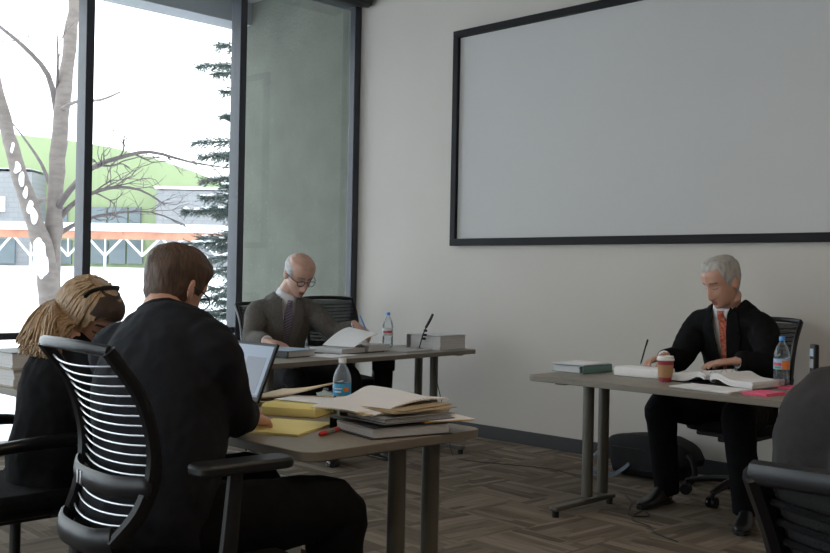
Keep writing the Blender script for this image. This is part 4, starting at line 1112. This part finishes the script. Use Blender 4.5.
def water_bottle(label, x, y, h=.205, r=.032, cap=M_whitelabel, lab=M_bluelabel, lab2=M_orangelabel, fill=.55, z=TZ, style=0):
    t = thing('water_bottle', label, 'bottle', (x, y, z), 1.0)
    k = h / .205; q = r
    prof = [(0, .006), (q * .6, 0), (q * .93, .004), (q, .012), (q * .96, .03), (q, .04), (q * .95, .05), (q, .06), (q * .97, .068), (q * .97, .115), (q, .122), (q * .95, .14), (q * .72, .162), (q * .42, .180), (.0115, .186), (.0115, .194)]
    bm = bmesh.new(); lathe(bm, [(a, b * k) for a, b in prof], 28); obj('bottle_body', bm, M_bottle, t)
    bm = bmesh.new(); lathe(bm, [(0, .007 * k), (q * .9, .008 * k), (q * .94, .02 * k)] + [(q * .93, fill * .2 * k), (0, fill * .2 * k)], 24); obj('water', bm, M_water, t)
    bm = bmesh.new(); lathe(bm, [(0, .2075 * k), (.013, .2075 * k), (.0142, .204 * k), (.0142, .190 * k), (.0118, .190 * k)], 20); obj('cap', bm, cap, t)
    bm = bmesh.new(); lathe(bm, [(q * 1.0, .070 * k), (q * 1.012, .071 * k), (q * 1.012, .113 * k), (q * 1.0, .114 * k)], 28); lb = obj('label_band', bm, lab, t)
    bm = bmesh.new()
    a0 = 3.6 - 1.0
    def patch(a1, a2, z1, z2, m, nm):
        b = bmesh.new(); v = []
        for i in range(9):
            a = a1 + (a2 - a1) * i / 8; v.append((b.verts.new((q * 1.02 * math.cos(a), q * 1.02 * math.sin(a), z1 * k)), b.verts.new((q * 1.02 * math.cos(a), q * 1.02 * math.sin(a), z2 * k))))
        for a, c in zip(v, v[1:]): b.faces.new((a[0], c[0], c[1], a[1]))
        obj(nm, b, m, lb)
    bm.free()
    cdir = math.atan2(-y, -x) - 1.0          # the side turned to the room
    if style == 0:
        patch(cdir + .15, cdir + .8, .086, .100, lab2, 'printed_mark'); patch(cdir - .9, cdir + .0, .094, .098, M_whitelabel, 'printed_mark'); patch(cdir - .9, cdir - .1, .082, .087, M_whitelabel, 'printed_mark')
    elif style == 1:
        patch(cdir + .05, cdir + 1.2, .072, .108, lab2, 'printed_mark'); patch(cdir - 1.2, cdir - .05, .085, .098, M_redlabel, 'printed_mark'); patch(cdir - 1.0, cdir - .1, .073, .082, mat('green_label', (.08, .25, .15), .4), 'printed_mark')
    else:
        patch(cdir - 1., cdir + .9, .088, .100, M_redlabel, 'printed_mark')
    return t

# laptop
t = thing('laptop', 'open black laptop in front of the man in the charcoal suit', 'laptop', (-3.285, 2.15, TZ))
obj('keyboard_base', boxbm((0, 0, .011), (.37, .25, .020)), M_black, t, bev=.004)
kb = bmesh.new()
for i in range(14):
    for j in range(5): box(kb, (-.165 + i * .0254, -.03 + j * .024, .0225), (.021, .019, .003))
obj('keyboard', kb, M_blackgloss, t, smooth=False)
Rx = Matrix.Rotation(-.40, 3, 'X')
def scr(x, y, z): return Rx @ V((x, y, z)) + V((0, .125, .02))
def scrbox(name, x0, x1, y0, y1, z0, z1, m, par, bev=0): 
    b = bmesh.new(); box(b, scr((x0 + x1) / 2, (y0 + y1) / 2, (z0 + z1) / 2), (x1 - x0, y1 - y0, z1 - z0), Rx); return obj(name, b, m, par, bev=bev, smooth=False)
lid = scrbox('screen_lid', -.185, .185, 0, .012, 0, .235, M_black, t, .003)
dsp = scrbox('display', -.172, .172, -.0015, .0, .018, .222, M_disp, lid)
scrbox('display_panel', .03, .150, -.0022, -.0016, .03, .175, M_disp2, dsp)
scrbox('display_panel', -.172, .172, -.0022, -.0016, .018, .026, M_disp2, dsp)

# yellow pads, folders, bottle, marker
t = thing('legal_pad', 'yellow legal pad being written on, its used pages folded over the far end', 'notepad', (-2.64, 2.05, TZ), math.radians(26))
bm = bmesh.new(); papers(bm, 0, 0, 0, .23, .29, 0, .007, 3); obj('pad', bm, M_yellow, t)
t = thing('folded_legal_pad', 'thick yellow legal pad with rolled-over pages behind the writing hand', 'notepad', (-2.885, 2.30, TZ), math.radians(27))
bm = bmesh.new(); 
prof = [(-.085, .0), (-.09, .012), (-.088, .030), (-.075, .040), (-.04, .043), (.09, .038), (.09, 0)]
prism(bm, [(a, b) for a, b in prof], -.105, .105, Matrix.Rotation(PI / 2, 4, 'Z') @ Matrix.Rotation(PI / 2, 4, 'X'))
obj('rolled_pages', bm, M_yellow, t, bev=.003)
sheet('paper_stack', 'loose white sheets lying on the yellow pad beside the near water bottle', 'papers', M_paper, -2.90, 2.36, .20, .15, .35, .004, TZ + .0435, 2, .15)
t = thing('manila_folders', 'fanned manila folders behind the yellow pad, top one lifted', 'folders', (-3.10, 2.44, TZ), .30)
for k, (dx, dy, a, lift) in enumerate(((0, 0, 0, .0), (.015, .015, .10, .012), (-.01, .03, -.06, .055))):
    bm = bmesh.new(); papers(bm, dx, dy, .002 + .007 * k, .30, .23, a, .006, 2, 0, None, lambda u, v, L=lift: L * (u + .5) ** 1.5 + L * .3 * (v + .5), 10, 6)
    obj('folder', bm, M_manila, t)
water_bottle('clear water bottle with blue label on the nearest table', -2.79, 2.425, .20, .033, z=TZ)
t = thing('marker_pen', 'red marker with a grey middle lying near the table corner', 'pen', (-2.455, 2.085, TZ + .008), math.atan2(.115, -.045))
bm = bmesh.new(); flatcap_tube(bm, [(-.028, 0, 0), (.028, 0, 0)], .0075, 12); obj('barrel', bm, M_greypl, t)
for s in (-1, 1):
    bm = bmesh.new(); flatcap_tube(bm, [(s * .028, 0, 0), (s * .066, 0, 0), (s * .07, 0, 0)], [.008, .0075, .004], 12) if False else tube(bm, [(s * .028, 0, 0), (s * .06, 0, 0), (s * .066, 0, 0)], [.008, .0075, .004], 12); obj('cap', bm, M_redpl, t)

# the pile at the end of the nearest table
ang = math.radians(-12.5)
binder('black ring binder at the bottom of the paper pile on the nearest table', -2.385, 2.285, ang, .28, .30, .038, z=TZ)
zz = TZ + .0385
sheet('clasp_envelope', 'orange-edged envelope sticking out of the paper pile over the table end', 'envelope', M_orange, -2.335, 2.43, .24, .18, ang - .1, .003, zz)
sheet('white_form', 'white form lying on the orange-edged envelope', 'papers', M_paper, -2.318, 2.435, .215, .165, ang - .1, .002, zz + .0035)
binder('thin dark grey folder full of papers, lying on the black binder', -2.37, 2.30, ang + .12, .24, .29, .018, M_greycover, z=zz + .006, name='document_folder', cat='folder')
sheet('manila_folder', 'manila folder holding papers beneath the curled white sheets', 'folder', M_manila, -2.43, 2.31, .24, .31, ang - .10, .010, zz + .0245, 3, .10, seed=5)
sheet('brown_folder', 'pale brown folder sheets fanned in the paper pile', 'folder', mat('tan_card', (.40, .30, .18), .8), -2.40, 2.35, .23, .28, ang + .25, .006, zz + .035, 3, .12, seed=8)
sheet('curled_sheets', 'large curled white printed sheets on top of the paper pile', 'papers', M_printed, -2.49, 2.345, .27, .40, ang + .35, .006, zz + .042, 2, .06, bend=lambda u, v: .030 * math.exp(-((v - .22) / .22) ** 2) * (1 - .5 * (u + .5)) + .004 * math.sin(v * 9 + u * 4) - .016 * max(0, -.25 - v) * 4, seed=3)

# things at the left-edge table
binder('cream binder, lower of the two stacked at the left edge of the photo', -4.40, 1.98, .1, .28, .31, .075, mat('cream_vinyl', (.5, .43, .33), .5), z=TZ)
binder('white binder with dark top, upper of the two stacked at the left edge', -4.41, 1.985, .04, .27, .30, .07, mat('pale_vinyl', (.52, .50, .46), .5), M_greycover, z=TZ + .0755)

# window-side desk
binder('black ring binder with pale blue cover before the bald man', -4.98, 3.86, PI / 2 + .2, .28, .27, .042, M_binder, M_bluecover)
sheet('paper_sheet', 'white sheet beside the blue-covered binder', 'papers', M_paper, -4.84, 4.11, .21, .28, .3, .003)
t = thing('open_binder', 'open ring binder whose pages the bald man lifts', 'binder', (-5.03, 4.44, TZ), PI / 2 + .15)
obj('cover', boxbm((0, 0, .002), (.56, .29, .004)), M_binder, t)
for s, hh in ((-1, .03), (1, .042)):
    bm = bmesh.new(); papers(bm, s * .135, 0, .005, .23, .275, 0, hh, 5, .015, random.Random(2)); obj('page_block', bm, M_pages, t)
bm = bmesh.new()
for y in (-.09, 0, .09): tube(bm, [(.02 * math.cos(a), y, .028 + .024 * math.sin(a)) for a in [2 * PI * q / 12 for q in range(12)]], .002, 6, closed=True, caps=False)
obj('rings', bm, M_metal, t)
bm = bmesh.new(); papers(bm, .01, .0, .05, .27, .27, 0, .003, 1, 0, None, lambda u, v: .075 * math.sin((u + .5) * 1.7) - .01 + .035 * (u + .5) * (v + .5), 12, 4); obj('lifted_page', bm, M_paper, t)
sheet('grey_file', 'flat grey-white file lying between the open binder and the blue-capped bottle', 'folder', mat('grey_card', (.42, .40, .39), .7), -4.90, 4.80, .26, .33, .25, .008, TZ, 2, .05)
water_bottle('clear water bottle with blue cap on the window-side table', -5.175, 4.915, .245, .038, M_bluepl, M_whitelabel, style=2, fill=.3)
t = thing('desk_microphone', 'small black microphone on a tilted stand beside the white binder', 'microphone', (-4.93, 4.985, TZ))
bm = bmesh.new(); lathe(bm, [(0, 0), (.03, 0), (.03, .006), (.008, .012), (0, .012)], 18); obj('base', bm, M_black, t)
bm = bmesh.new(); tube(bm, [(0, 0, .01), (.012, .02, .10), (.03, .045, .17)], .0045, 8); obj('stem', bm, M_black, t)
for z, r_ in ((.075, .014), (.10, .015), (.13, .012)):
    bm = bmesh.new(); c = V((.009 + z * .09, .016 + z * .16, z)); box(bm, c, (r_ * 2, .018, .018)); obj('clip', bm, M_black, t, bev=.004)
bm = bmesh.new(); tube(bm, [(.024, .036, .15), (.04, .058, .20), (.052, .075, .245)], [.009, .010, .009], 10); obj('microphone_head', bm, M_black, t)
binder('thick white binder at the wall end of the window-side table', -4.965, 5.195, .07, .31, .30, .098, M_whitevinyl)

# slim waste bin behind that desk
t = thing('waste_bin', 'black plastic bin with a pale liner rim behind the window-side table', 'bin', (-5.46, 5.15, 0), PI / 4)
def frustum(bm, w0, d0, w1, d1, z0, z1):
    lo = [bm.verts.new((sx * w0 / 2, sy * d0 / 2, z0)) for sx, sy in ((-1, -1), (1, -1), (1, 1), (-1, 1))]; hi = [bm.verts.new((sx * w1 / 2, sy * d1 / 2, z1)) for sx, sy in ((-1, -1), (1, -1), (1, 1), (-1, 1))]
    bm.faces.new(lo[::-1]); 
    for i in range(4): bm.faces.new((lo[i], lo[(i + 1) % 4], hi[(i + 1) % 4], hi[i]))
    return hi
bm = bmesh.new(); frustum(bm, .10, .14, .14, .18, 0, .56); bmesh.ops.solidify(bm, geom=bm.faces[:], thickness=.004); obj('bin_body', bm, M_black, t, bev=.006)
bm = bmesh.new(); frustum(bm, .165, .20, .17, .205, .545, .63); bmesh.ops.solidify(bm, geom=bm.faces[:], thickness=.006); obj('rim', bm, M_blackgloss, t, bev=.006)
bm = bmesh.new(); frustum(bm, .15, .19, .175, .21, .60, .637); bmesh.ops.solidify(bm, geom=bm.faces[:], thickness=.002); tag(obj('liner', bm, M_whitelabel, t), 'pale liner edge')

# right desk
binder('teal and black binder with white papers at the left end of the right table', -3.285, 4.60, PI, .21, .27, .042, M_teal, M_bluecover)
sheet('loose_papers', 'untidy bluish papers lying on top of the teal binder', 'papers', M_paper, -3.30, 4.60, .19, .27, .12, .006, TZ + .0425, 3, .10)
t = thing('writing_pad', 'thick white writing pad with rolled pages under the writing hand', 'notepad', (-2.925, 4.665, TZ), .06)
bm = bmesh.new(); prism(bm, [(-.10, 0), (-.105, .02), (-.10, .042), (-.085, .05), (.08, .045), (.085, 0)], -.13, .13, Matrix.Rotation(PI / 2, 4, 'Z') @ Matrix.Rotation(PI / 2, 4, 'X')); obj('rolled_pages', bm, M_paper, t, bev=.004)
t = thing('coffee_cup', 'maroon paper coffee cup with brown sleeve and white lid', 'cup', (-2.705, 4.50, TZ))
bm = bmesh.new(); lathe(bm, [(0, .001), (.029, .001), (.030, 0), (.0415, .112), (0, .112)], 28); obj('cup_body', bm, M_cupred, t)
bm = bmesh.new(); lathe(bm, [(.0325, .022), (.0345, .022), (.0405, .085), (.0385, .085)], 28); obj('sleeve', bm, M_sleeve, t)
bm = bmesh.new(); lathe(bm, [(.042, .106), (.0445, .108), (.0445, .115), (.041, .118), (.0395, .128), (.037, .129), (.035, .123), (0, .123)], 28); obj('lid', bm, M_lid, t)
t = thing('open_binder', 'open binder with curling white pages on the right table, under a resting hand', 'binder', (-2.47, 4.66, TZ), -.12)
obj('cover', boxbm((0, 0, .003), (.54, .29, .005)), M_binder, t)
for s, hh, b_ in ((-1, .028, .03), (1, .030, .028)):
    bm = bmesh.new(); papers(bm, s * .133, 0, .006, .235, .27, 0, hh, 4, .01, random.Random(4), lambda u, v, s=s, b_=b_: b_ * math.exp(-((u * s + .35) / .22) ** 2), 14, 3); obj('page_block', bm, M_paper, t)
bm = bmesh.new()
for y in (-.09, 0, .09): tube(bm, [(.022 * math.cos(a), y, .040 + .030 * math.sin(a)) for a in [2 * PI * q / 12 for q in range(12)]], .002, 6, closed=True, caps=False)
obj('rings', bm, M_metal, t)
sheet('paper_stack', 'white papers at the front edge of the right table below the open binder', 'papers', M_paper, -2.38, 4.36, .32, .20, -.05, .010, TZ, 3, .05)
sheet('pink_folder', 'bright pink folder beside the white papers on the right table', 'folder', M_pink, -2.12, 4.37, .12, .17, -.05, .012, TZ, 2, .03)
sheet('pink_folder', 'pink sheet corner under the water bottle with orange label', 'folder', M_pink, -2.15, 4.74, .13, .14, -.1, .008, TZ, 1)
water_bottle('water bottle with blue cap and orange and blue label on the right table', -2.215, 4.75, .235, .038, M_bluepl, mat('pale_blue_label', (.25, .42, .62), .4), M_orangelabel, z=TZ + .0085, style=1)
t = thing('audio_recorder', 'small silver and black audio recorder standing on the right table', 'recorder', (-1.955, 4.52, TZ), -.75)
bm = bmesh.new(); lathe(bm, [(0, 0), (.032, 0), (.030, .008), (.006, .012), (.006, .10), (0, .10)], 18); obj('stand', bm, M_black, t)
obj('recorder_body', boxbm((0, 0, .165), (.052, .024, .135)), M_black, t, bev=.006)
obj('display', boxbm((0, -.0135, .195), (.036, .002, .034)), M_bluecover, t)
obj('control_panel', boxbm((0, -.0135, .145), (.036, .003, .04)), M_metal, t, bev=.003)
# pens
def pen(label, p, d, m):
    d = V(d).normalized(); p = V(p); t = thing('pen', label, 'pen', tuple(p))
    bm = bmesh.new(); tube(bm, [d * -.0, d * .012, d * .13], [.0012, .0045, .0045], 8); obj('barrel', bm, m, t)
    bm = bmesh.new(); tube(bm, [d * .13, d * .142], [.005, .0035], 8); tube(bm, [d * .14 + V((.006, 0, 0)), d * .105 + V((.006, 0, 0))], .0012, 6); obj('clip_cap', bm, m, t)
pen('black pen in the writing hand of the man in the red tie', (-3.005, 4.745, TZ + .052), (.10, .30, .95), M_black)
pen('blue pen in the raised hand of the bald man', (-5.19, 4.74, .835), (-.35, -.25, .9), M_bluepl)

# under the tables
t = thing('shoulder_bag', 'black nylon shoulder bag lying on the floor by the wall', 'bag', (-3.46, 5.62, 0), .06)
bm = bmesh.new(); loft(bm, [((-.29, 0, .10), (0, 1, 0), .08, .07), ((-.27, 0, .125), (0, 1, 0), .125, .115), ((-.1, 0, .135), (0, 1, 0), .135, .13), ((.12, 0, .135), (0, 1, 0), .135, .13), ((.27, 0, .12), (0, 1, 0), .125, .112), ((.29, 0, .10), (0, 1, 0), .08, .07)], 32, 4, 5)
bmesh.ops.scale(bm, vec=(.86, 1, 1), verts=bm.verts)
wrinkle(bm, .007, 6, 3)
for v in bm.verts: v.co.z = max(v.co.z, .002)
obj('bag_body', bm, M_bag, t)
bm = bmesh.new(); prism(bm, [(-.2, .05), (.2, .05), (.21, .19), (-.21, .19)], -.152, -.138, Matrix.Rotation(PI / 2, 4, 'X') @ Matrix.Scale(-1, 4, (0, 0, 1)));
for v in bm.verts: v.co.y = -abs(v.co.y)
obj('front_pocket', bm, M_bag, t, bev=.006)
bm = bmesh.new(); tube(bm, [(-.27, -.06, .19), (-.36, -.10, .10), (-.38, -.14, .04), (-.30, -.20, .012), (-.18, -.19, .014), (-.12, -.165, .05), (-.08, -.155, .09)], .017, 8, sub=4, flat=.3); obj('strap', bm, M_strapsheen, t)
bm = bmesh.new(); tube(bm, [(.25, -.08, .20), (.33, -.12, .16), (.36, -.15, .06), (.30, -.18, .015)], .017, 8, sub=4, flat=.3); obj('strap', bm, M_bag, t)
bm = bmesh.new(); pts = [(-3.25, 5.0, .004), (-3.12, 4.86, .004), (-3.02, 4.68, .004), (-2.93, 4.58, .004), (-2.88, 4.66, .004), (-2.96, 4.72, .006), (-2.90, 4.52, .004), (-2.75, 4.46, .004), (-2.66, 4.36, .004), (-2.50, 4.30, .004)]
tube(bm, pts, .003, 6, sub=6); tag(obj('power_cord', bm, M_cord), 'thin black cord curling on the carpet near the right table', 'cord')
bm = bmesh.new(); tube(bm, [(-5.0, 5.2, .69), (-4.98, 5.22, .5), (-4.9, 5.25, .2), (-4.8, 5.2, .01), (-4.6, 5.1, .004), (-4.3, 5.2, .004), (-4.0, 5.3, .004), (-3.7, 5.2, .004)], .003, 6, sub=6); tag(obj('power_cord', bm, M_cord), 'thin black cord hanging from the window-side table to the floor', 'cord')
t = thing('cardboard_box', 'low brown cardboard box of papers on the floor under the nearest table', 'box', (-2.97, 2.20, 0), .1)
bm = bmesh.new(); frustum(bm, .30, .24, .30, .24, 0, .24); bmesh.ops.solidify(bm, geom=bm.faces[:], thickness=.004); obj('box_body', bm, M_carton, t)
for k in range(7):
    b = bmesh.new(); box(b, (-.12 + k * .038, .0, .14), (.010, .21, .24), Matrix.Rotation(.06 * (k % 3 - 1), 3, 'Y')); obj('file', b, (M_paper, M_manila, M_bluecover)[k % 3], t)
# scarf end on the floor by the right-hand chair is too dark to read and is left out
